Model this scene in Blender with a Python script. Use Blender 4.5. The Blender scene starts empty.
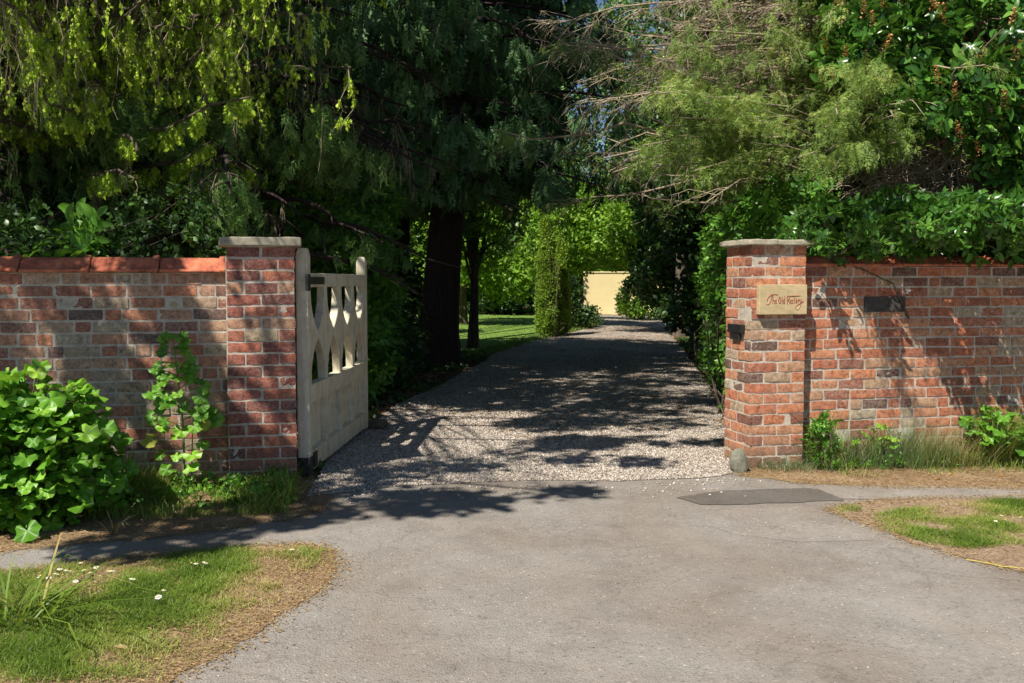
import bpy, bmesh, math, random
import numpy as np
from mathutils import Vector, Matrix

# ------------------------------------------------------------------ camera, world, sun, exposure
SC = bpy.context.scene
C = SC.collection
W_, H_, F_ = 1024, 683, 995.0
HC = 1.42
PITCH = math.atan((341.5 - 281.0) / F_)
cam_d = bpy.data.cameras.new('camera'); cam = bpy.data.objects.new('camera', cam_d); C.objects.link(cam)
cam_d.sensor_width = 36.0; cam_d.lens = 36.0 * F_ / W_
cam_d.clip_start = 0.1; cam_d.clip_end = 2000
cam.location = (0, 0, HC); cam.rotation_euler = (math.pi / 2 - PITCH, 0, 0)
SC.camera = cam

TH = math.radians(12.5)                          # the wall runs 12.5 degrees off the picture plane
U = np.array([math.cos(TH), math.sin(TH), 0]); V_ = np.array([-math.sin(TH), math.cos(TH), 0])
SUNT = 0.56 * U + 0.50 * V_ + np.array([0, 0, -1.0]); SUNT /= np.linalg.norm(SUNT)    # travel direction of the light
world = bpy.data.worlds.new('World'); SC.world = world; world.use_nodes = True
nt = world.node_tree; nt.nodes.clear()
sky = nt.nodes.new('ShaderNodeTexSky'); sky.sky_type = 'NISHITA'; sky.sun_disc = False
sky.sun_elevation = math.asin(-SUNT[2]); sky.sun_rotation = math.atan2(-SUNT[0], -SUNT[1])
sky.air_density = 0.8; sky.dust_density = 0.1; sky.ozone_density = 3.0
bg = nt.nodes.new('ShaderNodeBackground'); bg.inputs[1].default_value = 0.062
wo = nt.nodes.new('ShaderNodeOutputWorld')
nt.links.new(sky.outputs[0], bg.inputs[0]); nt.links.new(bg.outputs[0], wo.inputs[0])
sun_d = bpy.data.lights.new('sun', 'SUN'); sun_d.energy = 5.0; sun_d.angle = math.radians(0.55); sun_d.color = (1.0, 0.94, 0.84)
sun = bpy.data.objects.new('sun', sun_d); C.objects.link(sun)
sun.location = (-10, -6, 20); sun.rotation_euler = Vector(SUNT).to_track_quat('-Z', 'Y').to_euler()
SC.view_settings.view_transform = 'Standard'; SC.view_settings.look = 'None'
SC.view_settings.exposure = 0.58; SC.view_settings.gamma = 1.0; SC.view_settings.use_curve_mapping = False
SC.cycles.use_denoising = True
SC.cycles.max_bounces = 6; SC.cycles.diffuse_bounces = 3; SC.cycles.glossy_bounces = 2
SC.cycles.transmission_bounces = 3; SC.cycles.transparent_max_bounces = 4
SC.cycles.sample_clamp_indirect = 6.0

rng = np.random.default_rng(11)
random.seed(5)
R = math.radians

# ------------------------------------------------------------------ picture <-> place
KS, XS = 0.0147, -1.73
def gz(x): return -KS * (np.asarray(x, float) - XS)          # the ground falls slightly to the right
CP, SP = math.cos(PITCH), math.sin(PITCH)
def ray(px, py):
    a = (px - 512.0) / F_; b = (341.5 - py) / F_
    return np.array([a, CP + b * SP, -SP + b * CP])
def G(px, py, dz=0.0):                                       # the ground point seen at a pixel
    d = ray(px, py)
    t = (HC - KS * XS * 1.0 - dz) / (-(d[2]) - KS * d[0]) if True else 0
    t = (-HC + KS * XS + dz) / (d[2] + KS * d[0])
    return np.array([t * d[0], t * d[1], HC + t * d[2]])
def P(px, py, Y):                                            # the point at depth Y seen at a pixel
    d = ray(px, py); t = Y / d[1]
    return np.array([t * d[0], Y, HC + t * d[2]])
O0 = np.array([0, 7.34, 0.0])
def WP(u, v, z): return O0 + u * U + v * V_ + np.array([0, 0, z])

# ------------------------------------------------------------------ objects
def tag(o, label=None, cat=None, group=None, kind=None):
    if label: o['label'] = label
    if cat: o['category'] = cat
    if group: o['group'] = group
    if kind: o['kind'] = kind
    return o
def thing(name, label, cat, loc=(0, 0, 0), rz=0.0, group=None):
    o = bpy.data.objects.new(name, None); C.objects.link(o)
    o.empty_display_size = 0.2
    o.location = tuple(float(v) for v in loc); o.rotation_euler = (0, 0, rz)
    return tag(o, label, cat, group)
def mesh_tris(name, V, F, T=None, mats=(), parent=None, smooth=False, T2=None):
    V = np.ascontiguousarray(V, dtype=np.float32); F = np.ascontiguousarray(F, dtype=np.int32)
    me = bpy.data.meshes.new(name)
    me.vertices.add(len(V)); me.vertices.foreach_set('co', V.ravel())
    k = F.shape[1]
    me.loops.add(F.size); me.loops.foreach_set('vertex_index', F.ravel())
    me.polygons.add(len(F)); me.polygons.foreach_set('loop_start', np.arange(0, F.size, k, dtype=np.int32))
    if smooth: me.polygons.foreach_set('use_smooth', np.ones(len(F), dtype=bool))
    if T is not None:
        a = me.attributes.new('tint', 'FLOAT', 'FACE'); a.data.foreach_set('value', np.asarray(T, dtype=np.float32))
    if T2 is not None:
        a = me.attributes.new('tint_b', 'FLOAT', 'FACE'); a.data.foreach_set('value', np.asarray(T2, dtype=np.float32))
    me.update(calc_edges=True)
    for m in (mats if isinstance(mats, (list, tuple)) else [mats]): me.materials.append(m)
    o = bpy.data.objects.new(name, me); C.objects.link(o)
    if parent is not None: o.parent = parent
    return o
class Batch:                                                 # world-space triangles gathered into ONE mesh
    def __init__(s): s.V = []; s.F = []; s.T = []; s.n = 0
    def add(s, V, F, T=None):
        if len(V) == 0: return
        s.V.append(V); s.F.append(F + s.n); s.n += len(V)
        s.T.append(np.full(len(F), 0.5) if T is None else T)
    def build(s, name, mat, parent=None, smooth=False):
        V = np.concatenate(s.V); F = np.concatenate(s.F); T = np.concatenate(s.T)
        if parent is not None:
            V = V - np.array(parent.location[:])
            a = -parent.rotation_euler[2]
            if a:
                c, n = math.cos(a), math.sin(a)
                V = np.stack([V[:, 0] * c - V[:, 1] * n, V[:, 0] * n + V[:, 1] * c, V[:, 2]], 1)
        return mesh_tris(name, V, F, T, mat, parent, smooth)
def copy_tree(o, parent=None):
    c = o.copy(); C.objects.link(c); c.parent = parent
    for ch in list(o.children): copy_tree(ch, c)
    return c

def nrm(a): return a / np.maximum(np.linalg.norm(a, axis=-1, keepdims=True), 1e-9)
_nd = [(rng.normal(size=3), rng.uniform(0, 6.28)) for _ in range(12)]
def noise3(p, s=1.0):                                        # cheap smooth noise, about -1..1
    p = np.asarray(p) * s; r = 0
    for i, (d, ph) in enumerate(_nd):
        r = r + np.sin(p @ (d * (1 + 0.35 * (i % 4))) + ph + 1.3 * np.sin(p @ np.roll(d, 1) * 0.7 + i))
    return r / 4.0
def inst(proto, pos, D, N, s, tint=None):                    # copies of a small prototype, y axis along D, z axis near N
    PV, PF, PT = proto
    k = len(pos)
    if k == 0: return np.zeros((0, 3)), np.zeros((0, 3), int), np.zeros(0)
    D = nrm(D); X = nrm(np.cross(D, N)); Z = np.cross(X, D)
    s = np.broadcast_to(np.asarray(s, float), (k,))[:, None]
    M = np.stack([X, D, Z], 1)                               # (k,3,3) rows
    V = np.einsum('nj,kjc->knc', PV, M) * s[:, :, None] + pos[:, None, :]
    F = PF[None] + (np.arange(k) * len(PV))[:, None, None]
    T = np.broadcast_to(PT[None], (k, len(PT)))
    if tint is not None: T = np.clip(tint[:, None] + (PT[None] - 0.5) * 0.5, 0, 1)
    return V.reshape(-1, 3), F.reshape(-1, 3), T.reshape(-1)
def inst_mix(b, protos, pos, D, N, s, tint):
    w = rng.integers(0, len(protos), len(pos)); s = np.broadcast_to(np.asarray(s, float), (len(pos),))
    for i, pr in enumerate(protos):
        m = w == i
        b.add(*inst(pr, pos[m], D[m], N[m], s[m], tint[m]))
def tubes(Pn, Rn, sides=5):                                  # (k,n,3) polylines with (k,n) radii
    k, n, _ = Pn.shape
    T = np.gradient(Pn, axis=1); T = nrm(T)
    ref = np.where(np.abs(T[:, :1, 2:3]) > 0.8, np.array([1.0, 0.1, 0]), np.array([0, 0.1, 1.0]))
    A = nrm(np.cross(T, np.broadcast_to(ref, T.shape))); B = np.cross(T, A)
    an = np.arange(sides) * 2 * math.pi / sides
    V = Pn[:, :, None, :] + Rn[:, :, None, None] * (A[:, :, None, :] * np.cos(an)[None, None, :, None] + B[:, :, None, :] * np.sin(an)[None, None, :, None])
    i = np.arange(n - 1)[:, None]; j = np.arange(sides)[None]; j2 = (j + 1) % sides
    a = i * sides + j; b_ = i * sides + j2; c = a + sides; d = b_ + sides
    F = np.concatenate([np.stack([a, b_, d], -1).reshape(-1, 3), np.stack([a, d, c], -1).reshape(-1, 3)])
    F = F[None] + (np.arange(k) * n * sides)[:, None, None]
    return V.reshape(-1, 3), F.reshape(-1, 3)
def sample_lines(Pn, m, t0=0.0, t1=1.0, per=None):           # random points along polylines
    k, n, _ = Pn.shape
    i = rng.integers(0, k, m) if per is None else np.repeat(np.arange(k), per)
    m = len(i); t = rng.uniform(t0, t1, m) * (n - 1); a = np.minimum(t.astype(int), n - 2); f = (t - a)[:, None]
    return Pn[i, a] * (1 - f) + Pn[i, a + 1] * f, nrm(Pn[i, a + 1] - Pn[i, a]), t / (n - 1), i
def rdir(k, z=0.0):
    d = rng.normal(size=(k, 3)); d[:, 2] += z; return nrm(d)

# ------------------------------------------------------------------ materials
def mat_new(name):
    m = bpy.data.materials.new(name); m.use_nodes = True
    return m, m.node_tree, m.node_tree.nodes['Principled BSDF'], m.node_tree.nodes['Material Output']
def N_(t, kind, **kw):
    n = t.nodes.new(kind)
    for k, v in kw.items(): setattr(n, k, v)
    return n
def ramp(t, src, stops, interp='LINEAR'):
    r = N_(t, 'ShaderNodeValToRGB'); r.color_ramp.interpolation = interp
    e = r.color_ramp.elements
    while len(e) < len(stops): e.new(0.5)
    for i, (p, c) in enumerate(stops):
        e[i].position = p; e[i].color = (c, c, c, 1) if isinstance(c, (int, float)) else (*c, 1)
    t.links.new(src, r.inputs[0]); return r.outputs[0]
def mixc(t, fac, a, b, mode='MIX'):
    n = N_(t, 'ShaderNodeMix', data_type='RGBA', blend_type=mode)
    for sock, v in ((n.inputs[0], fac), (n.inputs[6], a), (n.inputs[7], b)):
        if hasattr(v, 'links'): t.links.new(v, sock)
        elif isinstance(v, (int, float)): sock.default_value = v
        else: sock.default_value = (*v, 1)
    return n.outputs[2]
def noise(t, co, scale, detail=4.0, rough=0.6, dist=0.0):
    n = N_(t, 'ShaderNodeTexNoise'); n.inputs['Scale'].default_value = scale; n.inputs['Detail'].default_value = detail
    n.inputs['Roughness'].default_value = rough; n.inputs['Distortion'].default_value = dist
    t.links.new(co, n.inputs['Vector']); return n.outputs['Fac']
def coords(t, scale=None):
    c = N_(t, 'ShaderNodeTexCoord').outputs['Object']
    if scale:
        m = N_(t, 'ShaderNodeMapping'); m.inputs['Scale'].default_value = scale; t.links.new(c, m.inputs[0]); c = m.outputs[0]
    return c
def bump(t, bsdf, h, strength=0.5, dist=0.01):
    b = N_(t, 'ShaderNodeBump'); b.inputs['Strength'].default_value = strength; b.inputs['Distance'].default_value = dist
    t.links.new(h, b.inputs['Height']); t.links.new(b.outputs[0], bsdf.inputs['Normal'])
def leaf_mat(name, stops, rough=0.5, trans=0.3, tcol=None, spec=0.4):
    m, t, b, out = mat_new(name)
    a = N_(t, 'ShaderNodeAttribute', attribute_name='tint')
    col = ramp(t, a.outputs['Fac'], stops)
    t.links.new(col, b.inputs['Base Color']); b.inputs['Roughness'].default_value = rough
    b.inputs['Specular IOR Level'].default_value = spec
    tr = N_(t, 'ShaderNodeBsdfTranslucent')
    tc = mixc(t, 0.55, col, tcol or (0.25, 0.42, 0.03), 'MIX')
    t.links.new(tc, tr.inputs[0])
    mx = N_(t, 'ShaderNodeMixShader'); mx.inputs[0].default_value = trans
    t.links.new(b.outputs[0], mx.inputs[1]); t.links.new(tr.outputs[0], mx.inputs[2]); t.links.new(mx.outputs[0], out.inputs[0])
    return m
def bark_mat(name, a, b_, scale=9, rough=0.9, stretch=(6, 6, 1)):
    m, t, b, out = mat_new(name); co = coords(t, stretch)
    n = noise(t, co, scale * 0.35, 6, 0.7, 0.6)
    t.links.new(ramp(t, n, [(0.35, a), (0.65, b_)]), b.inputs['Base Color'])
    b.inputs['Roughness'].default_value = rough; bump(t, b, n, 1.0, 0.03); return m
def plain_mat(name, a, b_, scale=20, rough=0.7, bs=0.3, bd=0.004, metallic=0.0):
    m, t, b, out = mat_new(name); co = coords(t); n = noise(t, co, scale, 6, 0.65)
    t.links.new(ramp(t, n, [(0.3, a), (0.7, b_)]), b.inputs['Base Color'])
    b.inputs['Roughness'].default_value = rough; b.inputs['Metallic'].default_value = metallic
    bump(t, b, n, bs, bd); return m
def brick_mat(name, stops, lime=0.5):
    m, t, b, out = mat_new(name); co = coords(t)
    a = N_(t, 'ShaderNodeAttribute', attribute_name='tint')
    base = ramp(t, a.outputs['Fac'], stops)
    n1 = noise(t, co, 22, 5, 0.7); n2 = noise(t, co, 90, 4, 0.7); n3 = noise(t, co, 5.0, 5, 0.65, 0.4); n4 = noise(t, co, 48, 8, 0.85, 0.6)
    dk = ramp(t, n1, [(0.30, 0.30), (0.47, 0.85), (0.56, 1.1), (0.72, 1.6)])
    c = mixc(t, 1.0, base, dk, 'MULTIPLY')
    sp = ramp(t, n2, [(0.36, 0.45), (0.46, 1.0)])
    c = mixc(t, 0.8, c, sp, 'MULTIPLY')
    # mortar smears and lime bloom over the brick faces
    ml = N_(t, 'ShaderNodeMath', operation='MULTIPLY'); t.links.new(ramp(t, n4, [(0.46, 0.0), (0.60, 1.0)]), ml.inputs[0])
    t.links.new(ramp(t, n3, [(0.38, 0.25), (0.62, 1.0)]), ml.inputs[1])
    ml2 = N_(t, 'ShaderNodeMath', operation='MULTIPLY'); t.links.new(ml.outputs[0], ml2.inputs[0]); ml2.inputs[1].default_value = lime
    c = mixc(t, ml2.outputs[0], c, (0.50, 0.45, 0.37))
    # green-grey dirt at the foot of the wall
    sx = N_(t, 'ShaderNodeSeparateXYZ'); t.links.new(co, sx.inputs[0])
    ad = N_(t, 'ShaderNodeMath', operation='MULTIPLY_ADD'); t.links.new(n3, ad.inputs[0]); ad.inputs[1].default_value = 0.7; t.links.new(sx.outputs[2], ad.inputs[2])
    fm = ramp(t, ad.outputs[0], [(0.38, 0.55), (0.60, 0.0)])
    c = mixc(t, fm, c, (0.19, 0.15, 0.105))
    t.links.new(c, b.inputs['Base Color']); b.inputs['Roughness'].default_value = 0.93; b.inputs['Specular IOR Level'].default_value = 0.2
    ab = N_(t, 'ShaderNodeMath', operation='ADD'); t.links.new(n2, ab.inputs[0]); t.links.new(n1, ab.inputs[1])
    bump(t, b, ab.outputs[0], 0.7, 0.006)
    return m

M = {}
M['brick_left'] = brick_mat('pale mixed brick', [(0.0, (0.13, 0.08, 0.07)), (0.12, (0.28, 0.12, 0.085)), (0.3, (0.42, 0.15, 0.085)), (0.5, (0.42, 0.19, 0.115)), (0.68, (0.43, 0.25, 0.155)), (0.82, (0.38, 0.28, 0.19)), (0.92, (0.42, 0.35, 0.25)), (1.0, (0.50, 0.18, 0.09))], 0.5)
M['brick_pier'] = brick_mat('deep red brick', [(0.0, (0.18, 0.06, 0.05)), (0.3, (0.31, 0.09, 0.062)), (0.65, (0.385, 0.12, 0.075)), (0.85, (0.46, 0.16, 0.09)), (0.95, (0.42, 0.25, 0.15)), (1.0, (0.44, 0.35, 0.22))], 0.55)
M['brick_right'] = brick_mat('orange red brick', [(0.0, (0.12, 0.065, 0.05)), (0.10, (0.26, 0.095, 0.06)), (0.3, (0.45, 0.135, 0.066)), (0.55, (0.54, 0.19, 0.085)), (0.8, (0.50, 0.235, 0.125)), (0.94, (0.42, 0.29, 0.18)), (1.0, (0.44, 0.37, 0.26))], 0.6)
def mortar():
    m, t, b, out = mat_new('lime mortar'); co = coords(t)
    n = noise(t, co, 9, 6, 0.7); n2 = noise(t, co, 120, 3, 0.7)
    c = ramp(t, n, [(0.25, (0.27, 0.22, 0.17)), (0.48, (0.50, 0.44, 0.36)), (0.72, (0.64, 0.58, 0.48))])
    c = mixc(t, 0.7, c, ramp(t, n2, [(0.3, 0.6), (0.6, 1.1)]), 'MULTIPLY')
    t.links.new(c, b.inputs['Base Color']); b.inputs['Roughness'].default_value = 0.95; bump(t, b, n2, 0.6, 0.005); return m
M['mortar'] = mortar()
M['roof_tile'] = plain_mat('terracotta', (0.36, 0.075, 0.04), (0.68, 0.19, 0.085), 14, 0.75, 0.5, 0.006)
def tile_mat():
    m, t, b, out = mat_new('weathered terracotta coping'); co = coords(t)
    n = noise(t, co, 7, 6, 0.7); n2 = noise(t, co, 45, 5, 0.75); n3 = noise(t, co, 3, 4, 0.6)
    c = ramp(t, n, [(0.3, (0.22, 0.06, 0.038)), (0.5, (0.46, 0.125, 0.065)), (0.7, (0.62, 0.20, 0.10))])
    c = mixc(t, 0.8, c, ramp(t, n2, [(0.32, 0.35), (0.48, 1.0), (0.7, 1.15)]), 'MULTIPLY')
    c = mixc(t, ramp(t, n3, [(0.55, 0.0), (0.68, 0.55)]), c, (0.10, 0.085, 0.065))
    t.links.new(c, b.inputs['Base Color']); b.inputs['Roughness'].default_value = 0.9; bump(t, b, n2, 0.8, 0.006); return m
M['tile'] = tile_mat()
M['stone'] = plain_mat('weathered sandstone', (0.24, 0.21, 0.15), (0.50, 0.45, 0.34), 18, 0.9, 0.5, 0.006)
M['stone_dark'] = plain_mat('mossy grey stone', (0.10, 0.10, 0.07), (0.26, 0.25, 0.19), 16, 0.95, 0.6, 0.008)
M['stone_pale'] = plain_mat('cut sandstone', (0.42, 0.32, 0.17), (0.56, 0.44, 0.25), 10, 0.85, 0.25, 0.003)
M['red_paint'] = plain_mat('faded red lettering', (0.30, 0.05, 0.035), (0.40, 0.08, 0.05), 60, 0.7)
M['iron'] = plain_mat('black painted iron', (0.012, 0.012, 0.014), (0.04, 0.038, 0.036), 40, 0.5, 0.3, 0.003, 0.3)
M['slate'] = plain_mat('dark slate', (0.035, 0.030, 0.027), (0.085, 0.075, 0.068), 22, 0.8)
M['render_cream'] = plain_mat('cream render', (0.62, 0.51, 0.25), (0.72, 0.60, 0.32), 1.2, 0.9, 0.1)
M['lichen'] = plain_mat('white lichen', (0.55, 0.55, 0.52), (0.8, 0.8, 0.76), 40, 0.9)
def wood():
    m, t, b, out = mat_new('weathered cream painted wood'); co = coords(t, (3, 3, 3))
    n = noise(t, co, 3, 6, 0.65); c2 = coords(t, (60, 60, 2)); g = noise(t, c2, 1.2, 4, 0.6)
    c = ramp(t, n, [(0.25, (0.46, 0.40, 0.28)), (0.5, (0.68, 0.61, 0.45)), (0.8, (0.78, 0.72, 0.56))])
    c = mixc(t, 0.6, c, ramp(t, g, [(0.3, 0.6), (0.6, 1.05)]), 'MULTIPLY')
    t.links.new(c, b.inputs['Base Color']); b.inputs['Roughness'].default_value = 0.65; bump(t, b, g, 0.4, 0.004); return m
M['wood'] = wood()
M['bark_dark'] = bark_mat('dark fibrous bark', (0.020, 0.013, 0.010), (0.062, 0.038, 0.028))
M['bark'] = bark_mat('grey brown bark', (0.06, 0.045, 0.032), (0.17, 0.13, 0.09))
M['twig'] = plain_mat('grey brown dead twigs', (0.20, 0.155, 0.105), (0.46, 0.37, 0.26), 6, 0.9, 0.1)
M['twig_pale'] = plain_mat('pale bleached twigs', (0.22, 0.17, 0.115), (0.46, 0.38, 0.27), 6, 0.9, 0.1)
M['stem'] = plain_mat('green stem', (0.12, 0.20, 0.04), (0.22, 0.30, 0.08), 10, 0.6, 0.1)

M['lf_spruce'] = leaf_mat('olive conifer needles', [(0, (0.06, 0.12, 0.018)), (0.5, (0.15, 0.26, 0.035)), (0.85, (0.27, 0.40, 0.05)), (1, (0.26, 0.24, 0.07))], 0.6, 0.2)
M['lf_tip'] = leaf_mat('fresh lime shoots', [(0, (0.28, 0.46, 0.03)), (0.5, (0.46, 0.66, 0.045)), (1, (0.66, 0.76, 0.09))], 0.55, 0.4, (0.5, 0.7, 0.05))
M['lf_cypress'] = leaf_mat('blue green cypress sprays', [(0, (0.025, 0.065, 0.018)), (0.5, (0.065, 0.15, 0.044)), (1, (0.18, 0.33, 0.12))], 0.5, 0.18, (0.12, 0.25, 0.05))
M['lf_cypress2'] = leaf_mat('green cypress sprays', [(0, (0.05, 0.10, 0.025)), (0.5, (0.12, 0.24, 0.055)), (1, (0.25, 0.42, 0.11))], 0.5, 0.3, (0.15, 0.3, 0.05))
M['lf_yew'] = leaf_mat('yellow green feathery needles', [(0, (0.07, 0.12, 0.022)), (0.5, (0.15, 0.25, 0.04)), (0.9, (0.33, 0.44, 0.08)), (1, (0.34, 0.25, 0.12))], 0.6, 0.25, (0.35, 0.42, 0.06))
M['lf_gloss'] = leaf_mat('glossy evergreen leaves', [(0, (0.028, 0.08, 0.016)), (0.5, (0.06, 0.17, 0.026)), (0.9, (0.13, 0.29, 0.04)), (1, (0.15, 0.31, 0.045))], 0.28, 0.2, (0.2, 0.42, 0.03), 0.4)
M['lf_laurel'] = leaf_mat('laurel leaves', [(0, (0.04, 0.11, 0.015)), (0.5, (0.09, 0.24, 0.026)), (1, (0.19, 0.40, 0.045))], 0.40, 0.3, (0.25, 0.5, 0.03), 0.4)
M['lf_dark'] = leaf_mat('dark shrub leaves', [(0, (0.016, 0.04, 0.01)), (0.5, (0.036, 0.085, 0.018)), (1, (0.09, 0.18, 0.035))], 0.4, 0.2, (0.12, 0.26, 0.02))
M['lf_decid'] = leaf_mat('bright spring leaves', [(0, (0.09, 0.20, 0.02)), (0.5, (0.18, 0.35, 0.03)), (1, (0.34, 0.52, 0.06))], 0.45, 0.4, (0.42, 0.62, 0.05))
M['lf_yellow'] = leaf_mat('yellow green foliage', [(0, (0.08, 0.16, 0.015)), (0.5, (0.18, 0.32, 0.025)), (1, (0.36, 0.54, 0.05))], 0.5, 0.3, (0.5, 0.55, 0.05))
M['lf_mallow'] = leaf_mat('mallow leaves', [(0, (0.055, 0.16, 0.012)), (0.5, (0.13, 0.32, 0.024)), (0.88, (0.27, 0.50, 0.05)), (1, (0.50, 0.48, 0.08))], 0.42, 0.3, (0.30, 0.60, 0.03), 0.45)
M['lf_grass'] = leaf_mat('grass blades', [(0, (0.075, 0.14, 0.016)), (0.4, (0.155, 0.245, 0.028)), (0.7, (0.26, 0.33, 0.055)), (0.85, (0.36, 0.34, 0.11)), (1, (0.50, 0.37, 0.17))], 0.5, 0.3, (0.35, 0.5, 0.05))
M['lf_dry'] = leaf_mat('dry grass', [(0, (0.20, 0.12, 0.05)), (0.5, (0.42, 0.29, 0.13)), (1, (0.60, 0.46, 0.24))], 0.7, 0.2, (0.5, 0.4, 0.2))
M['lf_bluegrass'] = leaf_mat('blue green tufts', [(0, (0.05, 0.10, 0.04)), (0.6, (0.12, 0.19, 0.08)), (1, (0.24, 0.28, 0.13))], 0.5, 0.25)
M['spent'] = leaf_mat('rusty flower spikes', [(0, (0.42, 0.20, 0.07)), (1, (0.66, 0.38, 0.16))], 0.8, 0.15, (0.5, 0.25, 0.08))
M['litter'] = leaf_mat('brown leaf litter', [(0, (0.10, 0.055, 0.03)), (.6, (0.22, 0.12, 0.06)), (1, (0.40, 0.24, 0.12))], 0.85, 0.05)
M['petal'] = leaf_mat('white petals', [(0, (0.75, 0.75, 0.72)), (1, (0.85, 0.85, 0.82))], 0.6, 0.2, (0.8, 0.8, 0.75))
M['yellow'] = plain_mat('yellow', (0.65, 0.42, 0.02), (0.75, 0.52, 0.04), 30, 0.6)
M['cord'] = plain_mat('dull yellow cord', (0.42, 0.34, 0.06), (0.55, 0.46, 0.10), 30, 0.7)
M['pink'] = leaf_mat('faded pink petals', [(0, (0.55, 0.22, 0.18)), (1, (0.7, 0.35, 0.3))], 0.7, 0.3, (0.7, 0.3, 0.25))
M['fallen'] = leaf_mat('orange fallen leaves', [(0, (0.50, 0.22, 0.03)), (1, (0.75, 0.45, 0.04))], 0.6, 0.2, (0.7, 0.4, 0.04))

def tarmac(name, k, patchy=True):
    m, t, b, out = mat_new(name); co = coords(t)
    n1 = noise(t, co, 0.75, 6, 0.62, 0.5); n2 = noise(t, co, 3.2, 6, 0.7); n3 = noise(t, co, 160, 2, 0.6)
    c = ramp(t, n1, [(0.36, tuple(k * v for v in (0.222, 0.188, 0.158))), (0.55, tuple(k * v for v in (0.262, 0.237, 0.210))), (0.75, tuple(k * v for v in (0.300, 0.282, 0.260)))])
    c = mixc(t, 0.7, c, ramp(t, n2, [(0.28, 0.74), (0.5, 1.0), (0.72, 1.16)]), 'MULTIPLY')
    v = N_(t, 'ShaderNodeTexVoronoi'); v.inputs['Scale'].default_value = 95; t.links.new(co, v.inputs['Vector'])
    sp = N_(t, 'ShaderNodeSeparateColor'); t.links.new(v.outputs['Color'], sp.inputs[0])
    c = mixc(t, 0.75, c, ramp(t, sp.outputs[0], [(0.0, 0.45), (0.06, 0.85), (0.3, 0.95), (0.8, 1.05), (0.98, 1.15), (1.0, 1.7)]), 'MULTIPLY')
    v2 = N_(t, 'ShaderNodeTexVoronoi'); v2.inputs['Scale'].default_value = 22; t.links.new(co, v2.inputs['Vector'])
    sp2 = N_(t, 'ShaderNodeSeparateColor'); t.links.new(v2.outputs['Color'], sp2.inputs[0])
    mm = N_(t, 'ShaderNodeMath', operation='MULTIPLY'); t.links.new(ramp(t, v2.outputs['Distance'], [(0.1, 1.0), (0.18, 0.0)]), mm.inputs[0]); t.links.new(ramp(t, sp2.outputs[1], [(0.95, 0.0), (0.97, 0.8)]), mm.inputs[1])
    c = mixc(t, mm.outputs[0], c, (0.5, 0.47, 0.42))
    n5 = noise(t, co, 7.0, 7, 0.8, 1.0); c = mixc(t, ramp(t, n5, [(0.62, 0.0), (0.72, 0.35)]), c, (0.13, 0.105, 0.085))
    n6 = noise(t, coords(t, (1.0, 0.35, 1.0)), 1.6, 4, 0.6, 0.3); c = mixc(t, ramp(t, n6, [(0.55, 0.0), (0.70, 0.35)]), c, (0.30, 0.245, 0.195))
    # fine cracks
    vc = N_(t, 'ShaderNodeTexVoronoi', feature='DISTANCE_TO_EDGE'); vc.inputs['Scale'].default_value = 0.8
    nz = N_(t, 'ShaderNodeTexNoise'); nz.inputs['Scale'].default_value = 2.2; nz.inputs['Detail'].default_value = 8; t.links.new(co, nz.inputs['Vector'])
    mv = N_(t, 'ShaderNodeVectorMath', operation='MULTIPLY_ADD'); t.links.new(nz.outputs['Color'], mv.inputs[0]); mv.inputs[1].default_value = (1.0, 1.0, 0); t.links.new(co, mv.inputs[2])
    t.links.new(mv.outputs[0], vc.inputs['Vector'])
    c = mixc(t, ramp(t, vc.outputs['Distance'], [(0.0, 0.35), (0.006, 0.0)]), c, (0.10, 0.085, 0.07))
    t.links.new(c, b.inputs['Base Color']); b.inputs['Roughness'].default_value = 0.9; b.inputs['Specular IOR Level'].default_value = 0.25
    ad = N_(t, 'ShaderNodeMath', operation='ADD'); t.links.new(v.outputs['Distance'], ad.inputs[0]); t.links.new(n3, ad.inputs[1])
    bump(t, b, ad.outputs[0], 0.6, 0.008); return m
M['tarmac'] = tarmac('worn pale tarmac', 1.0)
M['tarmac_dark'] = tarmac('dark repair tarmac', 0.55)
M['tarmac_old'] = tarmac('old grey tarmac', 1.08)
def soil(name, a, b_, c_):
    m, t, b, out = mat_new(name); co = coords(t)
    n1 = noise(t, co, 2.5, 6, 0.7); n2 = noise(t, co, 60, 5, 0.75)
    c = ramp(t, n1, [(0.3, a), (0.5, b_), (0.7, c_)])
    c = mixc(t, 0.85, c, ramp(t, n2, [(0.3, 0.5), (0.7, 1.4)]), 'MULTIPLY')
    t.links.new(c, b.inputs['Base Color']); b.inputs['Roughness'].default_value = 1.0; bump(t, b, n2, 1.0, 0.02); return m
M['soil'] = soil('leaf litter soil', (0.06, 0.04, 0.025), (0.11, 0.075, 0.045), (0.17, 0.12, 0.075))
M['soil_dry'] = soil('dry earth and pine needles', (0.24, 0.15, 0.08), (0.36, 0.235, 0.135), (0.48, 0.35, 0.22))
M['soil_right'] = soil('trodden pale earth', (0.28, 0.18, 0.11), (0.40, 0.28, 0.18), (0.48, 0.36, 0.25))
M['lawn'] = soil('mown lawn', (0.09, 0.17, 0.02), (0.14, 0.25, 0.03), (0.22, 0.33, 0.05))
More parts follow.
